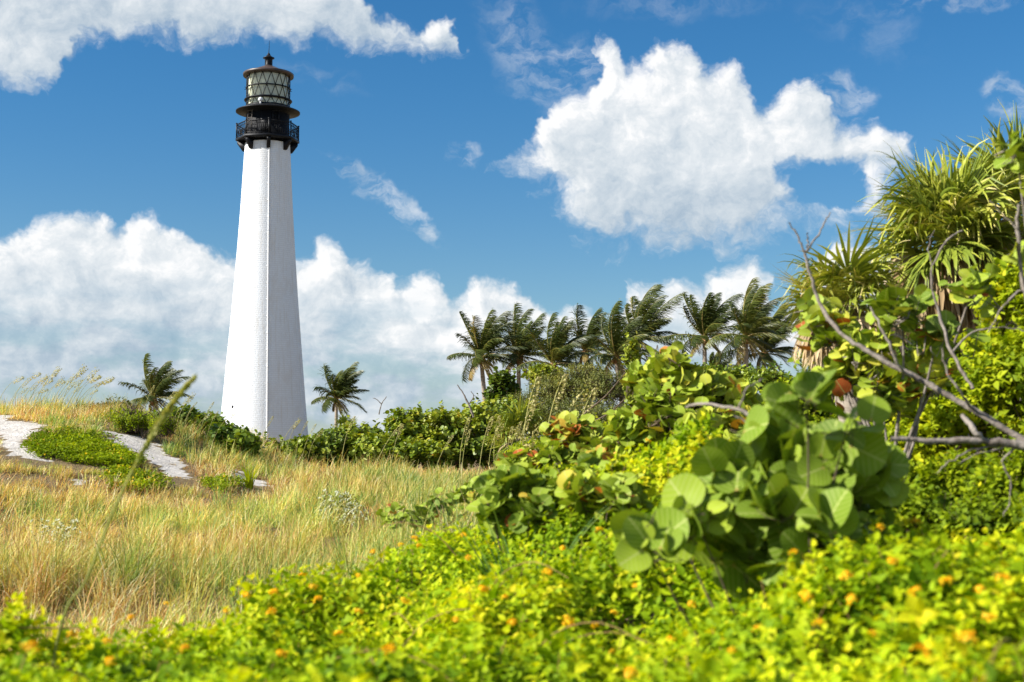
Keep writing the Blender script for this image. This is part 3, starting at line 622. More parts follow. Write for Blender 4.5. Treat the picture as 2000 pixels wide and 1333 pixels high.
# ------------------------------------------------------------------ shrubs
def shrub(name, label, cat, lobes, leaf, mat, ntw, nl, size, hue=(.5, .15), twig=.28, group=None, up=.5, fill=.35, red=0., stems=True, spike=.06, seed=0, petiole=.0, sunlean=.25, stem_mat='stem', trunk_r=.02, base=None, face=0., wide=1.):
    """lobes: (centre xyz, (rx, ry, rz)); leaves sit along twigs that end near the lobes' surface"""
    rs = np.random.default_rng(1000 + seed); C = np.array([l[0] for l in lobes], float); Rr = np.array([l[1] for l in lobes], float)
    vol = (Rr[:, 0] * Rr[:, 2] + Rr[:, 0] * Rr[:, 1]); pr = vol / vol.sum()
    ctr = (C * pr[:, None]).sum(0) if base is None else np.array(base); bz = float(gz(ctr[0], ctr[1])) - .03
    root = empty(name, (ctr[0], ctr[1], bz), label, cat, group)
    N = ntw; li = rs.choice(len(C), N, p=pr); d = nrm(rs.normal(size=(N, 3))); d[:, 2] = np.where(rs.random(N) < .7, abs(d[:, 2]), d[:, 2])
    rad = np.where(rs.random(N) < fill, rs.uniform(.35, .85, N), rs.uniform(.85, 1.08, N)) + np.where(rs.random(N) < .12, rs.uniform(0, spike * 4, N), 0)
    P = C[li] + d * Rr[li] * rad[:, None]
    keep = P[:, 2] > gz(P[:, 0], P[:, 1]) + size * .3
    P, d, li = P[keep], d[keep], li[keep]; N = len(P)
    D = nrm(d / Rr[li] * Rr[li].mean() * .8 + np.array([0, 0, up]) + rs.normal(size=(N, 3)) * .35)
    P = P.repeat(1, 0)
    g = Geo()
    kk = np.arange(nl); sfr = (kk + .5) / nl
    PP = (P[:, None] - D[:, None] * (twig * (1 - sfr))[None, :, None]).reshape(-1, 3); DD = np.repeat(D, nl, 0)
    side = nrm(np.cross(DD, rs.normal(size=DD.shape))); ph = np.tile(kk * 2.4, N) + np.repeat(rs.uniform(0, 6.28, N), nl)
    s2 = np.cross(DD, side); side = side * np.cos(ph)[:, None] + s2 * np.sin(ph)[:, None]
    T = nrm(side * .9 + DD * .55 + rs.normal(size=DD.shape) * .15)
    sun = np.array(SD)
    Nn = nrm(DD * .7 + np.array([0, 0, .5]) + sun * sunlean + np.array([0, -face, 0]) + rs.normal(size=DD.shape) * .38)
    S = size * rs.uniform(.5, 1.15, len(PP)) * np.tile(np.interp(sfr, [0, .5, 1], [1, 1.05, .6]), N)
    hb = np.clip(hue[0] + hue[1] * (vnoise(PP[:, 0] + PP[:, 2], PP[:, 1] + PP[:, 2] * .7, .5, seed) - .5) * 2 + np.repeat(rs.normal(size=N) * hue[1] * .5, nl) + np.tile((sfr - .5) * .14, N), 0, .70 if len(leaf[0]) > 12 else .82)
    if red: hb = np.where(np.repeat(rs.random(N) < red * 2, nl) & (rs.random(len(hb)) < .5), rs.uniform(.86, 1, len(hb)), hb)
    PP = PP + T * petiole * S[:, None]
    scatter(g, leaf, PP, frames(T, Nn), np.stack([S * wide, S, S], -1), hb); g.build('foliage', M[mat], root, smooth=(len(leaf[0]) > 12))
    if stems:
        g = Geo(); m = min(N, 500 if stems is True else stems); ids = rs.choice(N, m, replace=False)
        for i in ids:
            b = P[i] - D[i] * twig * 1.1; c2 = C[li[i]] * .6 + b * .4 + rs.normal(size=3) * .03; 
            tube(g, [c2, (b + c2) / 2 + rs.normal(size=3) * .02, b, P[i]], np.array([1, .8, .55, .2]) * trunk_r * .45, 4)
        for c, r in zip(C, Rr):
            q = np.array([ctr[0], ctr[1], bz]); q1 = np.array([ctr[0] * .8 + c[0] * .2, ctr[1] * .8 + c[1] * .2, bz + (c[2] - bz) * .5]); q2 = q1 * .4 + c * .6 - np.array([0, 0, .25 * r[2]])
            tube(g, smooth_path([q, q1 + rs.normal(size=3) * .05 * r[0], q2 + rs.normal(size=3) * .15 * r[0], c], 4), np.linspace(1.2, .35, 13) * trunk_r, 6)
        g.build('stems', M[stem_mat], root, True)
    return root
def lob(px, py, Y, r, rz=None, ry=None):
    s = Y / FPX; return (tuple(W(px, py, Y)), (r * s, (ry or r) * s, (rz or r) * s))

# hedge at the foot of the lighthouse
HG = 'sea grape bushes in the hedge below the lighthouse'
shrub('sea_grape_bush', 'dark green low bush leaning over the dune edge at the left foot of the lighthouse', 'bush', [lob(350,815,29,45,22),lob(400,830,29,45,25),lob(450,850,28,38,24),lob(475,868,27.5,34,24)], LEAF_RD, 'grape_far', 650, 6, .115, (.30, .2), group=HG, seed=1, spike=.12)
shrub('sea_grape_bush', 'low strip of bush crossing in front of the lighthouse base', 'bush', [lob(530,885,31,45,28),lob(590,880,31,50,28),lob(650,872,32,45,34)], LEAF_RD, 'grape_far', 700, 6, .12, (.45, .2), group=HG, seed=2, spike=.12)
shrub('sea_grape_bush', 'hedge bush under the small lone palm with twigs poking up', 'bush', [lob(700,865,33,60,40),lob(650,890,32,50,36),lob(740,885,32,60,40)], LEAF_RD, 'grape_far', 900, 6, .12, (.5, .2), group=HG, seed=3, spike=.15)
shrub('sea_grape_bush', 'yellow-green hedge bush with a raised shoulder in the middle of the hedge', 'bush', [lob(800,838,33,50,44),lob(860,848,33,60,48),lob(820,890,32,70,36)], LEAF_RD, 'grape_far', 1100, 6, .12, (.55, .2), red=.02, group=HG, seed=4, spike=.12)
shrub('sea_grape_bush', 'tall end of the hedge where it meets the scrub slope', 'bush', [lob(930,838,34,65,50),lob(985,828,35,60,55),lob(910,885,33,70,36),lob(985,885,33,60,40)], LEAF_RD, 'grape_far', 1300, 6, .12, (.48, .2), group=HG, seed=5, spike=.12)
# slope scrub
SG = 'scrub bushes on the slope under the palm grove'
shrub('sea_grape_tree', 'small rounded dark tree between the trunks of the first two grove palms', 'small tree', [lob(980,748,46,26,24),lob(972,775,46,24,22),lob(1000,765,46,16,20)], LEAF_RD, 'grape_far', 420, 6, .15, (.3, .2), seed=6, spike=.1, trunk_r=.06)
shrub('scrub_bush', 'olive twiggy scrub below the third palm, highest of the slope', 'bush', [lob(1130,760,48,60,50),lob(1180,770,47,60,48),lob(1080,775,48,55,45),lob(1160,740,48,35,34)], LEAF_SM, 'scrub', 3200, 7, .085, (.5, .25), group=SG, seed=7, spike=.12, stems=900, trunk_r=.03)
shrub('scrub_bush', 'darker scrub hollow above the fan palmetto', 'bush', [lob(1060,815,44,60,40),lob(1130,820,43,60,45),lob(1010,800,45,40,34),lob(1190,830,42,60,45)], LEAF_SM, 'scrub', 3000, 7, .085, (.3, .22), group=SG, seed=8, spike=.1, stems=600, trunk_r=.03)
shrub('scrub_bush', 'leafy green bush under the upright bare trunked palm', 'bush', [lob(1380,742,60,60,30),lob(1450,742,60,50,28),lob(1310,740,60,50,28),lob(1500,752,58,50,34)], LEAF_RD, 'grape_far', 1400, 6, .16, (.4, .2), group=SG, seed=9, spike=.15, trunk_r=.04)
shrub('scrub_bush', 'bright berry bush at the top of the slope with pale round leaves', 'bush', [lob(1060,735,52,30,24),lob(1235,710,30,18,45),lob(1240,760,30,24,50)], LEAF_RD, 'grape_far', 600, 6, .12, (.62, .15), group=SG, seed=10, spike=.2, trunk_r=.03)
shrub('scrub_bush', 'dark feathery bush on the dune crest left of the wind-blown palm', 'bush', [lob(160,806,30,22,16),lob(205,802,30,26,17),lob(240,800,30,22,20)], LEAF_SM, 'scrub', 900, 8, .09, (.25, .2), group=SG, seed=11, spike=.25, up=1.2, trunk_r=.02)
shrub('scrub_bush', 'light green bush with twigs over the top end of the winding sand path', 'bush', [lob(258,818,26.5,36,10),lob(318,826,26,26,11)], LEAF_SM, 'vine', 900, 7, .06, (.45, .2), group=SG, seed=12, spike=.2)

# ------------------------------------------------------------------ fan palms
def fan(g, hub, out, upn, R, nseg=34, hue=.5, rs=None, spread=2.2, droop=.5, wind=.15):
    """one palmate blade: hub point, outward direction, blade normal"""
    out = nrm(out); upn = nrm(upn - np.dot(upn, out) * out); sd = np.cross(out, upn)
    a = np.linspace(-spread, spread, nseg) + rs.normal(size=nseg) * .05
    dirs = np.cos(a)[:, None] * out + np.sin(a)[:, None] * sd
    L = R * (1 - .12 * np.abs(a) / spread) * rs.uniform(.72, 1.12, nseg); K = 8
    s = np.linspace(0, 1, K); wprof = np.interp(s, [0, .12, .45, .75, 1], [.25, .7, 1., .6, .06])
    d = dirs.copy(); p = np.repeat(hub[None], nseg, 0) + dirs * .02; rows = [p.copy()]; ds = [d.copy()]
    dro = droop * rs.uniform(.5, 1.6, nseg)
    snap = np.where(rs.random(nseg) < .22, rs.integers(3, 7, nseg), 99)
    tw = rs.normal(size=(nseg, 3)) * .07
    for i in range(1, K):
        d = d + tw * s[i] + np.array([wind * .5 * s[i], 0, -1.]) * (dro * (.08 + .55 * s[i] ** 2))[:, None] + upn * .03
        d = np.where((snap == i)[:, None], d + np.array([0, 0, -1.1]), d); d = nrm(d)
        p = p + d * (L / (K - 1))[:, None]; rows.append(p.copy()); ds.append(d.copy())
    Rw = np.stack(rows, 1); Dw = np.stack(ds, 1); wv = nrm(np.cross(Dw, upn + 1e-4)); wmax = R * spread * 2 / nseg * .34
    w = wv * (wprof * wmax)[None, :, None]; fold = upn * (.35 * wmax) * wprof[None, :, None]
    V = np.stack([Rw - w + fold, Rw, Rw + w + fold], 2)      # nseg,K,3,3
    V = V.reshape(-1, 3); o = (np.arange(nseg) * K * 3)[:, None, None] + (np.arange(K - 1) * 3)[None, :, None]
    Q = np.concatenate([(o + np.array([0, 1, 4, 3])).reshape(-1, 4), (o + np.array([1, 2, 5, 4])).reshape(-1, 4)])
    h = np.clip(hue + rs.normal(size=nseg) * .08, 0, .9)[:, None] + np.interp(s, [0, .8, 1], [-.03, .02, .28])[None]
    g.add(V, Q, None, None, np.repeat(np.clip(h, 0, 1).reshape(-1), 3))
def fan_palm(name, label, px, py, Y, Rpx, nf, seed, dead=10, hue=.5, top_el=88, group=None, petl=.42, tr=.13, low=-35, cat='fan palm'):
    rs = np.random.default_rng(500 + seed); s = Y / FPX; c = np.array(W(px, py, Y)); R = Rpx * s; bz = float(gz(c[0], c[1])) - .1
    root = empty(name, (c[0], c[1], bz), label, cat, group)
    if tr:
        g = Geo(); tube(g, smooth_path([(c[0] + .1, c[1], bz), (c[0] + .06, c[1], (bz + c[2]) / 2), c - (0, 0, .05)], 6), tr * (1 + .1 * np.sin(np.arange(13) * 2.)), 10); g.build('trunk', M['trunk'], root, True)
    g = Geo(); gp = Geo()
    for f in range(nf):
        az = f * 2.399 + rs.uniform(-.25, .25); el = math.radians(low + (top_el - low) * (1 - (f + .5) / nf) ** .8 + rs.uniform(-8, 8))
        d = np.array([math.cos(az) * math.cos(el), math.sin(az) * math.cos(el), math.sin(el)])
        pl = R * petl * rs.uniform(.8, 1.25); hub = c + d * pl + np.array([0, 0, -.06 * R * math.cos(el)])
        tube(gp, smooth_path([c, c + d * pl * .55 + (0, 0, .03 * R), hub], 3), .012 * max(1, Rpx / 100), 5, hue=.6)
        upn = nrm(np.array([0, 0, 1.]) * math.cos(el) - np.array([math.cos(az), math.sin(az), 0]) * math.sin(el) + rs.normal(size=3) * .25)
        fan(g, hub, d + np.array([0, 0, -.15]), upn, R * rs.uniform(.5, 1.02), 42, hue + rs.uniform(-.22, .22), rs, spread=rs.uniform(1.3, 2.1), droop=rs.uniform(.1, .55))
    g.build('fronds', M['fan'], root); gp.build('leaf_stalks', M['fan'], root)
    if dead:
        g = Geo()
        for f in range(dead):
            az = rs.uniform(0, 6.28); el = math.radians(rs.uniform(-80, -15)); d = np.array([math.cos(az) * math.cos(el), math.sin(az) * math.cos(el), math.sin(el)])
            hub = c + d * R * .4 + (0, 0, -.1 * R); tube(g, [c, hub], .012, 4, hue=.5)
            fan(g, hub, d + np.array([0, 0, -.4]), nrm(np.array([math.cos(az), math.sin(az), .3]) + rs.normal(size=3) * .4), R * rs.uniform(.4, 1.0), 18, .5 + rs.uniform(-.35, .35), rs, spread=rs.uniform(.6, 1.5), droop=rs.uniform(.4, 1.5))
        g.build('dead_fronds', M['thatch'], root)
    return root
FG = 'fan palms in the clump by the bare branch'
fan_palm('cabbage_palm', 'largest fan palm with spiky crown rising against the sky', 1850, 470, 12.2, 158, 36, 1, 50, .48, group=FG)
fan_palm('cabbage_palm', 'fan palm crown filling the corner behind the largest one', 1975, 420, 13.0, 150, 28, 2, 14, .40, group=FG)
fan_palm('cabbage_palm', 'lower fan palm with leaves arching out over the forked bare branch', 1650, 590, 11.3, 128, 20, 3, 60, .66, top_el=60, group=FG, low=-10)
fan_palm('palmetto', 'blue-green palmetto fans rising from the slope behind the tall seed stalks', 1015, 850, 27, 62, 16, 4, 3, .35, tr=.08, cat='palmetto')
fan_palm('palmetto', 'grey-green palmetto tuft on top of the hedge under the lone palm', 672, 838, 33.5, 30, 12, 5, 0, .35, tr=.05, cat='palmetto')

# ------------------------------------------------------------------ broad-leaved sea grape bushes nearer the camera
BG = 'sea grape bushes with big round leaves'
shrub('sea_grape_bush', 'nearest bush with the biggest round leathery leaves, behind the orange flowers', 'bush',
      [lob(1450,985,5.0,95),lob(1590,930,5.0,95),lob(1560,1040,4.8,95,75),lob(1660,1000,5.1,75),lob(1575,775,4.7,45,30),lob(1655,830,4.8,50,40),lob(1400,930,5.1,60,50),lob(1268,1065,4.6,30,26),lob(1370,1040,4.8,60,50),lob(1520,880,5.2,80,50),lob(1450,1090,4.9,90,50),lob(1580,1090,4.8,90,50),lob(1690,930,5.1,50,60),lob(1310,1010,5.0,34,34)],
      LEAF_GRAPE, 'grape', 122, 3, .14, (.40, .12), twig=.13, group=BG, seed=20, fill=.4, up=.1, petiole=.12, spike=.02, trunk_r=.006, sunlean=.2, stems=116, face=.7, wide=1.06)
shrub('sea_grape_bush', 'tall sea grape rising to a leafy point in front of the palm grove', 'bush',
      [lob(1300,712,10,48,30),lob(1350,760,10,65,50),lob(1440,790,10,60,45),lob(1290,800,9.8,60,55),lob(1390,850,9.6,80,60),lob(1245,740,10.2,26,24),lob(1470,860,9.6,60,60),lob(1225,835,10,50,40)],
      LEAF_GRAPE_MID, 'grape', 420, 4, .115, (.60, .14), twig=.2, group=BG, seed=21, fill=.4, red=.07, petiole=.12, spike=.08, trunk_r=.018, stems=250, face=.35)
shrub('sea_grape_bush', 'sprawling sea grape with orange and red leaves beside the tall seed stalks', 'bush',
      [lob(1110,845,11,45,35),lob(1160,870,11,50,40),lob(1190,900,10.5,60,40),lob(1110,890,10.8,50,32),lob(1020,908,11,45,22),lob(1230,910,10,50,45)],
      LEAF_GRAPE_MID, 'grape', 340, 4, .106, (.64, .12), twig=.16, group=BG, seed=22, fill=.4, red=.17, petiole=.12, spike=.08, trunk_r=.014, stems=200, face=.35)
shrub('sea_grape_bush', 'small sea grape clump poking out of the flowering cover at the grass edge', 'bush',
      [lob(1000,950,7.6,55,34),lob(962,1000,7.5,34,30),lob(1035,1000,7.4,44,34),lob(1075,960,7.6,45,34)],
      LEAF_GRAPE_MID, 'grape', 80, 4, .105, (.54, .16), twig=.12, group=BG, seed=23, fill=.3, red=.05, petiole=.12, trunk_r=.009, stems=30, face=.4)
shrub('sea_grape_bush', 'half buried sea grape sprig between the grass edge clump and the nearest bush', 'bush',
      [lob(1145,965,7.1,50,36),lob(1215,975,7,50,40),lob(1180,930,7.6,50,36)],
      LEAF_GRAPE_MID, 'grape', 76, 4, .098, (.56, .16), twig=.12, group=BG, seed=24, fill=.3, red=.05, petiole=.12, trunk_r=.009, stems=30, face=.4)
shrub('sea_grape_bush', 'thin sea grape with brown and yellow leaves among the dead fronds', 'bush',
      [lob(1620,640,8.6,55,40),lob(1700,690,8.4,60,50),lob(1760,600,8.2,60,40),lob(1590,600,8.7,28,26),lob(1830,660,8.2,60,50),lob(1900,560,8.4,50,40),lob(1640,720,8.6,50,40),lob(1720,760,8.4,70,50),lob(1800,730,8.4,60,50)],
      LEAF_GRAPE_MID, 'grape', 170, 4, .112, (.58, .3), twig=.2, group=BG, seed=25, fill=.3, red=.10, petiole=.12, spike=.12, trunk_r=.012, stems=105, stem_mat='wood', face=.35)
shrub('sea_grape_bush', 'sea grape spray hanging into the top corner over the fan palms', 'bush',
      [lob(1985,290,6.4,30,34),lob(2030,330,6.4,50,60),lob(1985,480,6.6,24,40)],
      LEAF_GRAPE_MID, 'grape', 26, 4, .10, (.50, .12), twig=.14, group=BG, seed=26, fill=.3, petiole=.12, trunk_r=.010, stems=26, stem_mat='wood', face=.3, base=(2.5, 6.5, 0))
shrub('sea_grape_bush', 'dull green sea grape low in the grass by the pale flowers', 'bush',
      [lob(800,1005,12.5,60,26),lob(870,990,12.5,50,34),lob(930,965,12.5,45,34)],
      LEAF_GRAPE_MID, 'grape', 60, 4, .085, (.46, .2), twig=.14, group=BG, seed=27, fill=.3, red=.06, petiole=.12, trunk_r=.009, stems=50, face=.3)
VG = 'small-leaved bushes behind the bare branches'
shrub('leafy_bush', 'wall of bright yellow-green small leaves behind the horizontal bare branch', 'bush',
      [lob(1800,800,9.5,100,90),lob(1900,830,9.2,110,90),lob(1980,760,9.0,100,110),lob(1970,600,9.2,70,90),lob(1760,880,9.3,80,60),lob(1890,720,9.6,80,70),lob(2060,700,9.,90,200)],
      LEAF_OV, 'vine', 2500, 7, .072, (.56, .26), twig=.14, group=VG, seed=30, spike=.1, trunk_r=.012, fill=.3)
shrub('leafy_bush', 'deep green shaded bush low under the horizontal bare branch', 'bush',
      [lob(1880,950,8,90,70),lob(1970,980,7.6,90,80),lob(1790,960,8,70,60),lob(2040,950,7.6,80,120),lob(1800,1010,7.2,80,60),lob(1920,1030,6.9,90,60),lob(1720,980,7.6,60,60),lob(2020,1030,6.8,80,60)],
      LEAF_OV, 'vine', 2300, 7, .060, (.40, .26), twig=.14, group=VG, seed=31, spike=.08, trunk_r=.012, fill=.3)
shrub('leafy_bush', 'bright fine-leaved bush between the tall sea grape and the dead fronds', 'bush',
      [lob(1560,820,12.5,90,80),lob(1650,780,12.5,80,70),lob(1500,900,12,100,60),lob(1640,880,12,100,70),lob(1720,740,12.8,60,60),lob(1750,830,12.5,80,80),lob(1620,700,12,60,40)],
      LEAF_OV, 'vine', 2600, 7, .075, (.48, .28), twig=.16, group=VG, seed=32, spike=.08, trunk_r=.014, fill=.3)
shrub('leafy_bush', 'tangled dark bush in the depth behind the fan palms', 'bush',
      [lob(1800,700,14.5,150,150),lob(1950,640,15,150,190),lob(1700,820,15,130,110),lob(2060,700,14.5,120,200),lob(1880,850,14,150,100)],
      LEAF_OV, 'vine', 3200, 7, .08, (.22, .2), twig=.2, group=VG, seed=33, spike=.05, trunk_r=.03, fill=.45)
shrub('leafy_bush', 'dark small-leaved bush filling the gaps behind the biggest round leaves', 'bush',
      [lob(1440,980,5.9,120,110),lob(1590,940,5.9,120,120),lob(1690,1000,5.8,70,90),lob(1540,1060,5.6,120,60),lob(1350,1010,5.9,60,60)],
      LEAF_OV, 'vine', 1150, 7, .05, (.22, .24), twig=.12, group=VG, seed=35, spike=.06, trunk_r=.008, fill=.3)
shrub('leafy_bush', 'fresh lime bush in the hollow behind the sprawling red-leaved sea grape', 'bush',
      [lob(1250,870,13,70,60),lob(1150,860,14,70,40),lob(1050,890,15,60,34),lob(1330,860,13,80,80),lob(1400,800,13.5,70,60),lob(1440,870,13,80,60),lob(1100,930,9.6,60,26),lob(1210,940,8.8,60,30),lob(1290,930,8.6,60,40)],
      LEAF_OV, 'vine', 3300, 7, .060, (.55, .25), twig=.16, group=VG, seed=34, spike=.1, trunk_r=.014, fill=.3)

shrub('leafy_bush', 'broad green bush just past the edge of the picture beside the flowering cover', 'bush',
      [lob(2250,900,8.5,150,140),lob(2450,880,9.5,170,150),lob(2300,760,10,150,130),lob(2650,900,10.5,170,130)],
      LEAF_OV, 'vine', 2200, 7, .08, (.42, .25), twig=.18, group=VG, seed=36, spike=.08, trunk_r=.014, fill=.3)
shrub('scrub_bush', 'wide olive scrub thicket far behind the fan palms', 'bush',
      [lob(1750,800,32,260,90),lob(2250,800,32,260,100),lob(2750,800,34,280,100)],
      LEAF_RD, 'grape_far', 2400, 7, .17, (.38, .22), twig=.35, group=SG, seed=37, spike=.08, trunk_r=.04, fill=.3)

# ------------------------------------------------------------------ bare branches
def branch(name, label, paths, mat='wood'):
    p0 = np.array(W(*paths[0][0][0])); root = empty(name, tuple(p0), label, 'branch', 'bare grey branches')
    for i, (pts, r0, r1) in enumerate(paths):
        P = smooth_path([W(*p) for p in pts], 6, .003); g = Geo(); tube(g, P, np.linspace(r0, r1, len(P)) * rng.uniform(.82, 1.2, len(P)), 7); g.build('limb' if i == 0 else 'twig', M[mat], root, True)
branch('bare_branch', 'long grey branch running diagonally up to a forked tip against the sky',
  [([(2060,905,6.4),(2000,860,6.5),(1900,800,6.6),(1800,745,6.7),(1700,690,6.8),(1640,650,6.9),(1600,590,7.0),(1580,530,7.0),(1570,490,7.0)], .018, .006),
   ([(1570,490,7.0),(1558,460,7.0),(1540,435,7.0)], .006, .003), ([(1572,492,7.0),(1595,465,7.0),(1612,435,7.0),(1622,415,7.0)], .006, .003), ([(1578,490,7.),(1576,470,7.),(1577,455,7.)], .005, .003),
   ([(1800,745,6.7),(1760,720,6.6),(1730,660,6.6),(1700,600,6.7)], .009, .004), ([(1900,800,6.6),(1880,770,6.5),(1850,730,6.5),(1840,680,6.5)], .008, .003)])
branch('bare_branch', 'stout pale horizontal branch crossing the yellow-green bush',
  [([(2080,890,6.2),(2000,872,6.2),(1920,862,6.2),(1820,862,6.2),(1740,858,6.2)], .021, .011), ([(1920,862,6.2),(1900,835,6.2),(1880,812,6.3)], .013, .01),
   ([(1960,868,6.2),(1900,880,6.2),(1850,905,6.2),(1830,925,6.2)], .005, .002), ([(1975,868,6.2),(1920,885,6.2),(1870,905,6.2)], .005, .002), ([(1990,872,6.2),(1960,900,6.2),(1975,950,6.2),(1960,1010,6.2)], .006, .002)])
branch('bare_branch', 'dark crooked branch behind the biggest round leaves',
  [([(1560,900,5.6),(1510,850,5.7),(1440,800,5.8),(1370,790,5.9),(1340,795,6.0)], .010, .006), ([(1510,850,5.7),(1470,830,5.7),(1430,810,5.7)], .006, .003), ([(1440,800,5.8),(1460,760,5.8),(1490,740,5.9)], .005, .002)])
branch('bare_branch', 'crooked twigs curling in front of the largest fan palm',
  [([(1900,760,7.6),(1860,690,7.7),(1830,600,7.8),(1820,530,7.8),(1850,470,7.8),(1880,450,7.8)], .010, .004), ([(1820,530,7.8),(1815,480,7.8),(1825,450,7.8)], .004, .002), ([(1860,690,7.7),(1900,650,7.7),(1960,640,7.7),(2010,650,7.7)], .006, .003)])
branch('bare_branch', 'upright grey branch beside the corner spray of sea grape',
  [([(2040,640,6.6),(2000,560,6.6),(1988,450,6.6),(1990,400,6.6)], .012, .007), ([(1988,450,6.6),(1960,420,6.6),(1930,390,6.6)], .004, .002), ([(2000,560,6.6),(1960,600,6.6),(1930,650,6.6)], .006, .003)])
branch('bare_branch', 'dead leafless twig fork rising from the hedge near the first grove palm',
  [([(925,815,33),(915,790,33),(905,770,33),(893,752,33)], .03, .01), ([(915,790,33),(925,775,33),(920,765,33)], .015, .008), ([(740,810,33),(745,790,33),(755,775,33)], .015, .008), ([(745,790,33),(735,780,33),(728,778,33)], .012, .006)])

# ------------------------------------------------------------------ flowering ground cover in front
_bx = [-7.5, -3.2, -2.0, -1.35, -1.0, -.55, -.1, .5, 1.0, 1.5, 3.5, 6]; _by = [4.7, 5.0, 5.3, 6.2, 8.4, 9.8, 11.0, 11.0, 9.0, 6.4, 6.0, 6.0]
def cov_top(x, y):
    t = -.66 + .09 * sst(x, -1.2, -.1) + .30 * sst(x, .25, 1.35) + .34 * sst(x, -.45, .5) * sst(y, 5.2, 8.2) * (1 - .75 * sst(x, .9, 1.6))
    t = t + (vnoise(x, y, 1.1, 5) - .5) * .20 + (vnoise(x, y, .45, 6) - .5) * .32 + (vnoise(x, y, .2, 7) - .5) * .12
    edge = np.interp(x, _bx, _by) - y
    t = t - .45 * (1 - sst(edge, -.05, .8))
    return E + np.maximum(t, ground_rel(x, y) + .12)
def in_cover(x, y): return y < np.interp(x, _bx, _by) + (vnoise(x, y, .7, 9) - .5) * 1.0
def cover():
    rs = np.random.default_rng(77); N = 26500
    # shoots denser per area nearer, over the wedge that the ground cover fills
    y = rs.uniform(1.3, 12.5, N * 2) ; y = 1.3 + (y - 1.3) ** 1.0; half = .42 * y + .7
    x = rs.uniform(-1, 1, len(y)) * half; k = (rs.random(len(y)) < (half / (.42 * 12.5 + .7)) * np.interp(y, [1, 4, 8, 12], [2.3, 1.9, 1.25, .9])) & in_cover(x, y)
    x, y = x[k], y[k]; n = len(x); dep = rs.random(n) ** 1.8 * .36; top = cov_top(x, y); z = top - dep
    e = .06; gx = (cov_top(x + e, y) - cov_top(x - e, y)) / (2 * e); gy = (cov_top(x, y + e) - cov_top(x, y - e)) / (2 * e)
    nr = nrm(np.stack([-gx, -gy, np.ones(n)], -1)); D = nrm(nr + rs.normal(size=(n, 3)) * .35 + np.array([.08, 0, .3])); P = np.stack([x, y, z], -1)
    nl = 8; kk = np.arange(nl); fr = kk // 2 / (nl / 2 - 1.); L = rs.uniform(.09, .17, n)
    PP = (P[:, None] - D[:, None] * (L[:, None] * (1 - fr[None]))[:, :, None]).reshape(-1, 3); DD = np.repeat(D, nl, 0)
    a0 = nrm(np.cross(D, rs.normal(size=D.shape))); b0 = np.cross(D, a0); ph = kk % 2 * math.pi + (kk // 2) * math.pi / 2
    side = (a0[:, None] * np.cos(ph)[None, :, None] + b0[:, None] * np.sin(ph)[None, :, None]).reshape(-1, 3)
    T = nrm(side + DD * (.35 + .5 * np.tile(fr, n))[:, None] + rs.normal(size=DD.shape) * .14); Nn = nrm(DD + rs.normal(size=DD.shape) * .25 + np.array(SD) * .2)
    S = np.tile(np.interp(fr, [0, .5, 1], [1, .85, .5]), n) * np.repeat(rs.uniform(.038, .085, n), nl)
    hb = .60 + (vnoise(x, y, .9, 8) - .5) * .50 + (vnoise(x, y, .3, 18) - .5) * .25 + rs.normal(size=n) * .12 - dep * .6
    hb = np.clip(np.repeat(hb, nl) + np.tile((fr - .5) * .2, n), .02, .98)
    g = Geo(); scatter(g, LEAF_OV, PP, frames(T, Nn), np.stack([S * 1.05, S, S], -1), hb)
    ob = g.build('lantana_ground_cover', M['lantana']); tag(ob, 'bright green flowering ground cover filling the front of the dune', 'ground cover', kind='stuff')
    g = Geo(); m = rs.choice(n, 2500, replace=False)
    for i in m: tube(g, [P[i] - D[i] * .28 + rs.normal(size=3) * .03, P[i] - D[i] * .12, P[i]], [.0035, .003, .0015], 3)
    for i in rs.choice(n, 26, replace=False):
        a = rs.uniform(0, 6.28); b = np.array([x[i], y[i], top[i] - .1]); d_ = np.array([math.cos(a), math.sin(a), 0.])
        tube(g, smooth_path([b, b + d_ * .12 + (0, 0, .12), b + d_ * .30 + (0, 0, .17), b + d_ * .48 + (0, 0, .12)], 3), np.linspace(.0028, .0012, 10), 4)
    g.build('stems', M['twigred'], ob)
    # flower heads: shared meshes, parts of the cover
    heads = []
    for v in range(3):
        g = Geo(); q = 30; d = nrm(rs.normal(size=(q, 3)) * .7 + (0, 0, .8)); c = d * .015 * np.array([1.7, 1.2, .6]) + rs.normal(size=(q, 3)) * .004
        for b in range(4):
            t = nrm(np.cross(d, rs.normal(size=(q, 3)))); scatter(g, LEAF_SM, c, frames(t, d), rs.uniform(.008, .015, q), rs.uniform(.1, .9, q))
        heads.append(g)
    pxs = [(880,935),(700,1215),(1310,1270),(985,1185),(1110,1230),(1705,1265),(1915,1180),(1960,1155),(1655,1150),(1575,1190),(550,1300),(620,1190),(440,1210),(1240,1165),(1170,1050),(700,1140),(1850,1160),(915,1105),(1400,1130),(1720,1050),(1790,1040),(1665,1195),(1745,1125),(530,1215),(325,1190),(1070,1135),(1480,1250),(890,1230),(790,1190),(255,1225),(1110,1240),(945,1170),(1890,1280),(1350,1200),(140,1260),(60,1290),(760,1290),(610,1165),(820,1080),(1100,1085),(1790,1180),(1600,1245),(1960,1020),(1930,1240),(1550,1100),(1000,1235),(1200,1215),(360,1290),(660,1255),(1430,1300),(1800,1300),(480,1180)]
    spots = []
    for (a, b) in pxs:
        ys = np.linspace(2., 12, 900); d = px_dir(a, b); xs = d.x / d.y * ys; zs = E + d.z / d.y * ys; w = np.nonzero(zs < cov_top(xs, ys) - .02)[0]
        if len(w): spots.append((xs[w[0]], ys[w[0]]))
    extra = rs.choice(n, 42, replace=False); spots += [(x[i], y[i]) for i in extra]
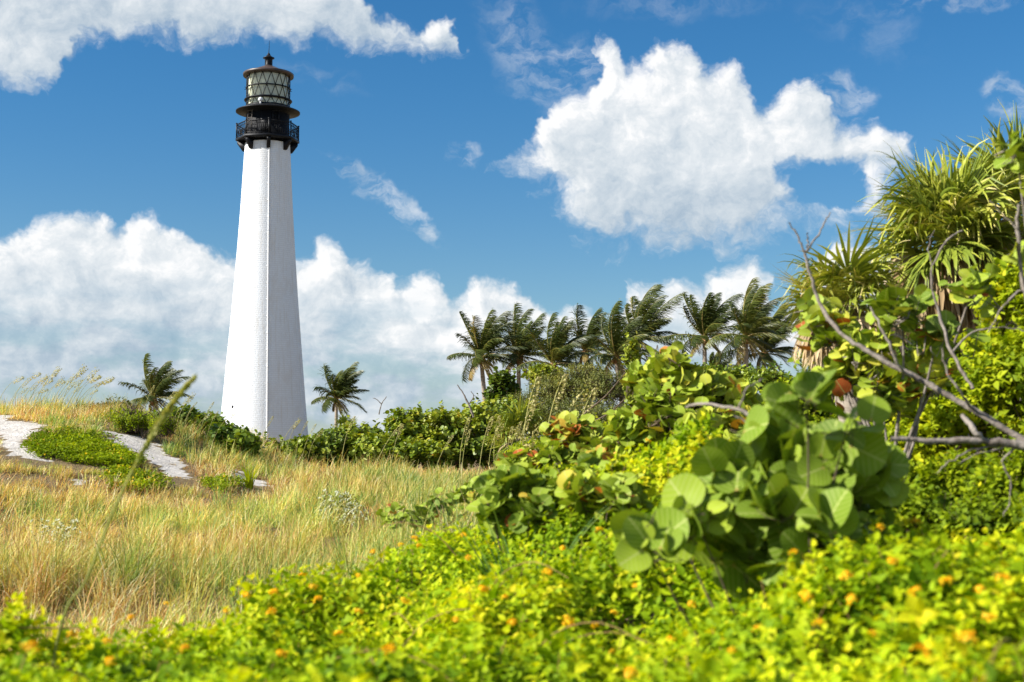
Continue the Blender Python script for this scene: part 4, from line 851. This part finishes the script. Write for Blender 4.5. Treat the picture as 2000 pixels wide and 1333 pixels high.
    first = [None] * 3
    for i, (a, b) in enumerate(spots[:96]):
        v = i % 3; z0 = float(cov_top(a, b)) + .012; sc = rs.uniform(.5, .95)
        if first[v] is None:
            o = heads[v].build('flower_head', M['flower'], ob); first[v] = o
        else: o = first[v].copy(); COL.objects.link(o); o.parent = ob
        o.location = (a, b, z0); o.scale = (sc, sc, sc); o.rotation_euler = (rs.uniform(-.4, .4), rs.uniform(-.4, .4), rs.uniform(0, 6))
cover()

# ------------------------------------------------------------------ dune grass
def in_patch_zone(x, y): return sand_mask(x, y)
def blades(g, x, y, h, lean_az, bend, hue, w, K=4, base_z=None, twist=None):
    n = len(x); z = gz(x, y) - .02 if base_z is None else base_z; rs = rng
    s = np.linspace(0, 1, K + 1); ld = np.stack([np.cos(lean_az), np.sin(lean_az), np.zeros(n)], -1)
    # arc: angle from vertical grows along the blade
    th0 = bend * .25; th = th0[:, None] + (bend * 1.35)[:, None] * s[None] ** 1.3
    seg = (h / K)[:, None]; dx = np.cumsum(np.concatenate([np.zeros((n, 1)), np.sin(th[:, 1:]) * seg], 1), 1); dz = np.cumsum(np.concatenate([np.zeros((n, 1)), np.cos(th[:, 1:]) * seg], 1), 1)
    P = np.stack([x, y, z], -1)[:, None] + ld[:, None] * dx[:, :, None] + np.array([0, 0, 1.])[None, None] * dz[:, :, None]
    wa = lean_az + math.pi / 2 + rs.uniform(-.9, .9, n); wd = np.stack([np.cos(wa), np.sin(wa), np.zeros(n)], -1)
    wp = np.interp(s, [0, .3, 1], [.8, 1, .15]); Wv = wd[:, None] * (w[:, None] * wp[None] * .5)[:, :, None]
    V = np.stack([P - Wv, P + Wv], 2).reshape(n, -1, 3); o = (np.arange(n) * (K + 1) * 2)[:, None, None] + (np.arange(K) * 2)[None, :, None]
    Q = (o + np.array([0, 1, 3, 2])).reshape(-1, 4); g.add(V.reshape(-1, 3), Q, None, None, np.repeat(np.clip(hue, 0, 1), (K + 1) * 2))
def lower(x, y, h):
    # trodden, low grass in front of the bare paths and the creeping plants
    h = h.copy(); near = (y > 10) & (y < 30)
    for _ in range(6):
        bad = np.zeros(len(x), bool)
        for f in (.3, .6, .95):
            px, py = project(x, y, gz(x, y) + h * f)
            for p in PATHS[:3] + [PATCH1]: bad |= in_poly(px, py, p)
        bad &= near & (h > .05); h[bad] *= .62
    return h
PATCH1 = [(56,874),(80,854),(130,847),(185,856),(218,876),(255,897),(282,912),(262,922),(200,912),(130,902),(80,895),(60,885)]
def grass():
    rs = rng; NC = 2500; g = Geo()
    y = 5.6 + (33 - 5.6) * rs.random(NC * 3) ** .8; x = rs.uniform(-1, .22, len(y)) * (.40 * y + .8)
    keep = (~in_cover(x, y + .5)) & (x < .055 * y + .25) & (~sand_mask(x, y)) ; keep &= rs.random(len(y)) < np.interp(y, [5, 15, 33], [.8, 1, 1])
    keep &= ~((y > 29) & (x > -4.5))
    x, y = x[keep][:NC], y[keep][:NC]; n = len(x)
    dens = vnoise(x, y, 2.2, 21); nb = np.clip(rs.normal(52, 18, n) * np.interp(dens, [.2, .8], [.6, 1.25]), 14, 110).astype(int); ci = np.repeat(np.arange(n), nb); m = len(ci)
    r = rs.uniform(0, 1, m) ** .8 * .16; a = rs.uniform(0, 6.28, m); bx = x[ci] + np.cos(a) * r; by = y[ci] + np.sin(a) * r
    ok = ~sand_mask(bx, by); ci, r, a, bx, by = ci[ok], r[ok], a[ok], bx[ok], by[ok]; m = len(ci)
    hc = (.32 + .34 * vnoise(x, y, 1.4, 22)) * (1 - .35 * sst(vnoise(x, y, 1.7, 61), .55, .8)) * rs.uniform(.6, 1.35, n) * np.interp(y, [6, 12, 17, 22, 33], [1.05, 1.1, .8, .62, .7])
    h = hc[ci] * rs.uniform(.55, 1.2, m)
    lx = np.cos(a) * r / .17 * .9 + .42 + rs.normal(size=m) * .75; ly = np.sin(a) * r / .17 * .8 + rs.normal(size=m) * .6
    la = np.arctan2(ly, lx); bend = np.clip(np.hypot(lx, ly) * .78, .1, 1.7) * rs.uniform(.5, 1.45, m)
    hb = .36 + .50 * sst(vnoise(x, y, 1.7, 61), .50, .72) + (vnoise(x, y, 2.6, 23) - .5) * .40 + (vnoise(x, y, .9, 24) - .5) * .4 + rs.normal(size=n) * .17 - .12 * sst(x / np.maximum(y, 1), -.16, -.04); hue = hb[ci] + rs.normal(size=m) * .20
    hue = np.where(rs.random(m) < .08, .97, hue)
    h = lower(bx, by, h)
    w = np.interp(y[ci], [6, 12, 30], [.0060, .0075, .0105]) * rs.uniform(.7, 1.3, m)
    blades(g, bx, by, h, la, bend, hue, w)
    # short dead litter layer
    m = 42000; y2 = 6 + 26 * rs.random(m); x2 = rs.uniform(-1, .2, m) * (.40 * y2 + .8); ok = (~in_cover(x2, y2 + .5)) & (~sand_mask(x2, y2)) & (x2 < .055 * y2 + .2); x2, y2 = x2[ok], y2[ok]; m = len(x2)
    blades(g, x2, y2, lower(x2, y2, rs.uniform(.08, .3, m)), rs.uniform(0, 6.28, m), rs.uniform(.8, 1.6, m), rs.uniform(.66, .96, m), np.interp(y2, [6, 30], [.005, .010]), 3)
    o = g.build('dune_grass', M['grass']); tag(o, 'windswept green and straw coloured grass covering the dune', 'grass', kind='stuff')
grass()

# ------------------------------------------------------------------ creeping green patches on the dune
def patch(label, poly, dens, hue, flowers, seed, size=.05, hgt=.14, mat='vine', name='creeping_plant', group='creeping green patches on the dune', fmat='sunflower'):
    rs = np.random.default_rng(300 + seed); xs = [p[0] for p in poly]; ys = [p[1] for p in poly]; pts = []
    c = hit(sum(xs) / len(xs), sum(ys) / len(ys), 9., 40.); P2 = []
    for _ in range(160):
        a, b = rs.uniform(min(xs), max(xs)), rs.uniform(min(ys), max(ys))
        if in_poly(np.array(a), np.array(b), poly):
            h = hit(a, b, 9., 32.)
            if h is not None: P2.append(h)
    P2 = np.array(P2); lo = P2.min(0) - .15; hi = P2.max(0) + .15
    x = rs.uniform(lo[0], hi[0], 400000 // 20); y = rs.uniform(lo[1], hi[1], len(x)); px, py = project(x, y, gz(x, y)); px = px + rs.normal(size=len(x)) * 9 + (vnoise(x, y, .35, seed + 9) - .5) * 24; py = py + rs.normal(size=len(x)) * 3 + (vnoise(x, y, .3, seed + 8) - .5) * 16; k = in_poly(px, py, poly); x, y = x[k], y[k]
    area = (hi[0] - lo[0]) * (hi[1] - lo[1]) * k.mean(); n = min(len(x), int(area * dens)); x, y = x[:n], y[:n]
    hh = hgt * (.4 + 1.0 * vnoise(x, y, .45, seed)); z = gz(x, y) + hh * rs.uniform(.4, 1.05, n); P = np.stack([x, y, z], -1)
    nl = 5; D = nrm(rs.normal(size=(n, 3)) * .35 + (0, 0, 1)); PP = np.repeat(P, nl, 0) + rs.normal(size=(n * nl, 3)) * .03; DD = np.repeat(D, nl, 0)
    T = nrm(np.cross(DD, rs.normal(size=DD.shape)) + DD * .4); g = Geo(); hb = np.clip(hue + (vnoise(PP[:, 0], PP[:, 1], .4, seed + 3) - .5) * .35 + rs.normal(size=n * nl) * .08, .02, .97)
    root = empty(name, tuple(c), label, 'plant', group)
    scatter(g, LEAF_OV, PP, frames(T, nrm(DD + rs.normal(size=DD.shape) * .3)), rs.uniform(.6, 1.2, n * nl) * size, hb); g.build('foliage', M[mat], root)
    if flowers:
        g = Geo(); i = rs.choice(n, min(n, flowers), replace=False); F = P[i] + (0, 0, .04)
        for q in range(5):
            t = nrm(rs.normal(size=(len(i), 3)) + (0, 0, .0)); scatter(g, LEAF_SM, F, frames(t, np.tile([[0, -.5, 1.]], (len(i), 1))), np.full(len(i), .03), rs.uniform(0, 1, len(i)))
        g.build('flowers', M[fmat], root)
patch('largest creeping green patch with yellow flowers between the two sand paths', [(56,874),(80,854),(130,847),(185,856),(218,876),(255,897),(282,912),(262,922),(200,912),(130,902),(80,895),(60,885)], 1000, .44, 90, 1, .05, .14)
patch('creeping patch with yellow dots below the end of the winding path', [(200,925),(250,926),(300,942),(320,958),(280,968),(220,956)], 900, .50, 60, 2, .05, .13)
patch('small creeping patch next to the broad-leaved lily', [(398,946),(430,938),(462,946),(468,964),(430,970),(402,962)], 900, .48, 10, 3, .05, .14)
patch('yellowish creeping plants below the top of the dune', [(215,806),(290,806),(335,826),(330,838),(280,832),(220,824)], 900, .55, 30, 4, .05, .14)
patch('pale silvery flowers in the grass next to the flowering cover', [(630,1022),(690,1014),(705,1035),(665,1045),(630,1040)], 900, .6, 150, 5, .03, .30, 'scrub', 'silver_herb', 'pale flowering herbs in the grass', 'whiteflower')
patch('small pale flower heads in the reddish grass at the picture edge', [(70,1088),(140,1085),(145,1102),(80,1108)], 500, .6, 70, 6, .03, .34, 'scrub', 'silver_herb', 'pale flowering herbs in the grass', 'whiteflower')

# ------------------------------------------------------------------ sea oats
def oat_meshes(v):
    rs = np.random.default_rng(40 + v); g = Geo(); K = 14; s = np.linspace(0, 1, K); P = np.stack([.30 * s ** 2.2 + .02 * s, .02 * s, s * (1 - .10 * s ** 3)], -1)
    if v == 1: P[:, 0] = .18 * s ** 2
    if v == 2: P = np.stack([.42 * s ** 2, .0 * s, s - .22 * s ** 3.5], -1)
    tube(g, P, np.linspace(.0055, .0022, K), 4, hue=.3)
    for i in range(4):
        a = rs.uniform(0, 6.28); b = P[1 + i]; L = rs.uniform(.25, .4); pts = np.array([b + np.array([math.cos(a) * .5 * t + .25 * t * t, math.sin(a) * .5 * t, .8 * t - .75 * t * t]) * L for t in np.linspace(0, 1, 6)])
        w = np.array([0, .003, 0]); V = np.stack([pts - w * np.linspace(1, .1, 6)[:, None], pts + w * np.linspace(1, .1, 6)[:, None]], 1).reshape(-1, 3); g.add(V, [(2 * j, 2 * j + 1, 2 * j + 3, 2 * j + 2) for j in range(5)], None, None, .1)
    h = Geo(); n = 80; t = rs.uniform(.74, 1.0, n); B = np.stack([np.interp(t, s, P[:, j]) for j in range(3)], -1); Tn = nrm(P[-1] - P[-4])
    ln = (.026 if v == 1 else .05) * np.interp(t, [.74, .85, 1], [.5, 1, .5]); off = nrm(rs.normal(size=(n, 3)) * .55 + Tn * .8 + np.array([.5, 0, -.45])); C = B + off * ln[:, None]
    scatter(h, LEAF_SM, C, frames(off + rs.normal(size=(n, 3)) * .2 + (.2, 0, -.3), rs.normal(size=(n, 3))), rs.uniform(.018, .030, n) * (.75 if v == 1 else 1), rs.uniform(.2, .85, n))
    return g, h
OATS = []
for v in range(3): OATS.append(oat_meshes(v))
_first = {}
def oat(x, y, hgt, v, label, rz=0., tilt=0., group='sea oat stalks standing above the grass', head=1., ythick=1.):
    z = float(gz(x, y)) - .03
    if v not in _first:
        r = empty('sea_oat', (0, 0, 0), label, 'grass stalk', group)
        st = OATS[v][0].build('stalk', M['oat'], r); hd = OATS[v][1].build('seed_head', M['oat'], r); _first[v] = (r, st, hd)
    else:
        r0, st, hd = _first[v]; r = r0.copy(); COL.objects.link(r); tag(r, label, 'grass stalk', group)
        for c in (st, hd): q = c.copy(); COL.objects.link(q); q.parent = r
    r.location = (x, y, z); r.scale = (hgt * ythick, hgt * ythick, hgt); r.rotation_euler = (0, tilt, rz)
def oats():
    rs = random.Random(4)
    L1 = 'feathery seed stalk bending in the wind on the dune crest above the upper sand path'
    for (a, b) in [(10,800),(25,805),(60,800),(80,806),(95,800),(115,806),(130,802),(140,808),(155,806),(30,812),(70,812),(105,812),(5,810),(45,808),(120,815),(-12,806),(18,803),(50,803),(88,808),(100,812),(135,810),(150,812),(165,812),(37,806),(72,804),(112,803)]:
        h = hit(a, b + 8, 15, 30); 
        if h is None: d = W(a, b, 27.5); h = (d.x, 27.5)
        oat(h[0], h[1], rs.uniform(.8, 1.3), rs.choice([0, 2, 2]), L1, rs.uniform(-.3, .3), rs.uniform(.05, .3), group='feathery seed stalks on the dune crest')
    L2 = 'seed stalk on the dune shoulder left of the lighthouse in front of the dark bush'
    for (a, b) in [(290,850),(315,850),(340,858),(355,862),(370,868),(330,862),(300,858),(385,870),(400,872),(275,846),(350,850),(410,880)]:
        h = hit(a, b, 15, 30); 
        if h is None: d = W(a, b, 25); h = (d.x, 25.)
        oat(h[0], h[1], rs.uniform(.8, 1.1), rs.choice([0, 1, 0]), L2, rs.uniform(-.3, .3), rs.uniform(0, .25), group='seed stalks on the dune shoulder')
    L3 = 'thin seed stalk in front of the lighthouse base'
    for (a, b) in [(505,900),(540,905),(555,905),(575,905),(588,905),(600,908)]:
        h = hit(a, b, 15, 40); oat(h[0], h[1], rs.uniform(.85, 1.1), rs.choice([0, 1]), L3, rs.uniform(-.2, .2), rs.uniform(0, .2), group='seed stalks at the lighthouse base')
    L4 = 'upright pale seed stalk in front of the green hedge'
    for (a, b, Y, t) in [(665,920,27,0),(762,925,26,0),(900,930,22,-.1),(905,935,21,-.12),(935,945,20,-.05),(975,935,20,-.2),(985,940,20,0),(960,930,22,-.2),(1020,940,19,-.15),(1035,945,19,-.1),(1000,930,22,-.2),(840,930,25,.2),(720,925,26,.3)]:
        p = W(a, b, Y); oat(p.x, Y, rs.uniform(1.1, 1.4), rs.choice([1, 1, 0]), L4, rs.uniform(-.3, .3), t, group='seed stalks in front of the hedge')
    L5 = 'tall seed stalk rising past the palmetto fans'
    for (a, Y, hh, t, v) in [(1025,15,1.85,-.12,1),(1055,15,1.9,-.05,1),(1075,15,1.7,-.1,0),(1005,16,1.6,-.05,1),(1100,14,1.7,0,1),(1040,16,1.4,.1,0),(1190,13,2.0,-.05,0)]:
        p = W(a, 900, Y); oat(p.x, Y, hh, v, L5, rs.uniform(-.3, .3), t, group='tall seed stalks by the palmetto')
    oat(W(1075, 950, 12.5).x, 12.5, 1.35, 2, 'single seed stalk curling over with its head drooping to the left of the red leaves', math.pi, -.25, group='tall seed stalks by the palmetto')
    # the thick soft stalk close to the camera, leaning right
    P = [W(110, 1260, 4.9), W(170, 1130, 4.8), W(225, 990, 4.7), W(280, 880, 4.6), W(330, 800, 4.5), W(375, 745, 4.5)]
    base = (P[0].x - .15, 5.0, float(gz(P[0].x - .15, 5.0))); r = empty('sea_oat', base, 'thick yellow-green stalk closest to the camera slanting across the grass', 'grass stalk')
    g = Geo(); tube(g, smooth_path([base] + P, 5), np.interp(np.linspace(0, 1, 31), [0, .5, .8, 1], [.0045, .0045, .004, .0015]), 6, hue=.1); g.build('stalk', M['oat'], r)
    g = Geo(); sp = smooth_path(P[2:], 10); n = 110; t = np.sort(rng.uniform(.18, 1, n)); B = np.stack([np.interp(t * (len(sp) - 1), np.arange(len(sp)), sp[:, j]) for j in range(3)], -1); T = nrm(sp[-1] - sp[0])
    scatter(g, LEAF_SM, B, frames(np.tile(T, (n, 1)) + rng.normal(size=(n, 3)) * .13, rng.normal(size=(n, 3))), np.interp(t, [.18, .5, 1], [.025, .042, .03]), rng.uniform(.0, .45, n)); g.build('seed_head', M['oat'], r)
oats()

# ------------------------------------------------------------------ tufts with broad blades, and the lily
def tuft(name, label, x, y, n, hgt, w, hue, seed, bend=.4, lean=.0, group=None, base=None, cat='grass tuft'):
    rs = np.random.default_rng(900 + seed); g = Geo(); a = rs.uniform(0, 6.28, n); r = rs.random(n) * .05; X = x + np.cos(a) * r; Y = y + np.sin(a) * r
    z = np.full(n, float(gz(x, y)) - .02) if base is None else np.full(n, base)
    blades(g, X, Y, hgt * rs.uniform(.6, 1.1, n), np.arctan2(np.sin(a) * .6, np.cos(a) * .6 + lean), np.abs(rs.normal(bend, bend * .4, n)), hue + rs.normal(size=n) * .06, np.full(n, w) * rs.uniform(.8, 1.2, n), 8, base_z=z)
    o = g.build(name, M['grass'] if 'lily' not in name else M['vine'], origin=(x, y, float(z[0]))); tag(o, label, cat, group); return o
h = hit(488, 955, 10, 30); tuft('beach_lily', 'broad-leaved light green lily at the lower end of the sand path', h[0], h[1], 34, .42, .035, .72, 1, .35, cat='plant')
TG = 'blue-green grass tufts'
p = W(85, 1230, 7.2); tuft('grass_tuft', 'tall upright blue-green blades at the edge of the reddish grass, nearest tuft', p.x, 7.2, 40, .95, .009, .05, 2, .16, group=TG)
p = W(540, 1120, 8.2); tuft('grass_tuft', 'upright green blades where the tan grass meets the flowering cover', p.x, 8.2, 50, .85, .008, .08, 3, .2, group=TG)
p = W(1020, 1060, 6.8); tuft('grass_tuft', 'arching blue-green blades below the grass edge sea grape clump', p.x, 6.8, 36, .95, .012, .02, 4, .7, .2, group=TG, base=E - 1.05)
p = W(820, 1000, 14); tuft('grass_tuft', 'dense light green blades in front of the hedge', p.x, 14., 90, .7, .008, .15, 5, .3, group=TG)
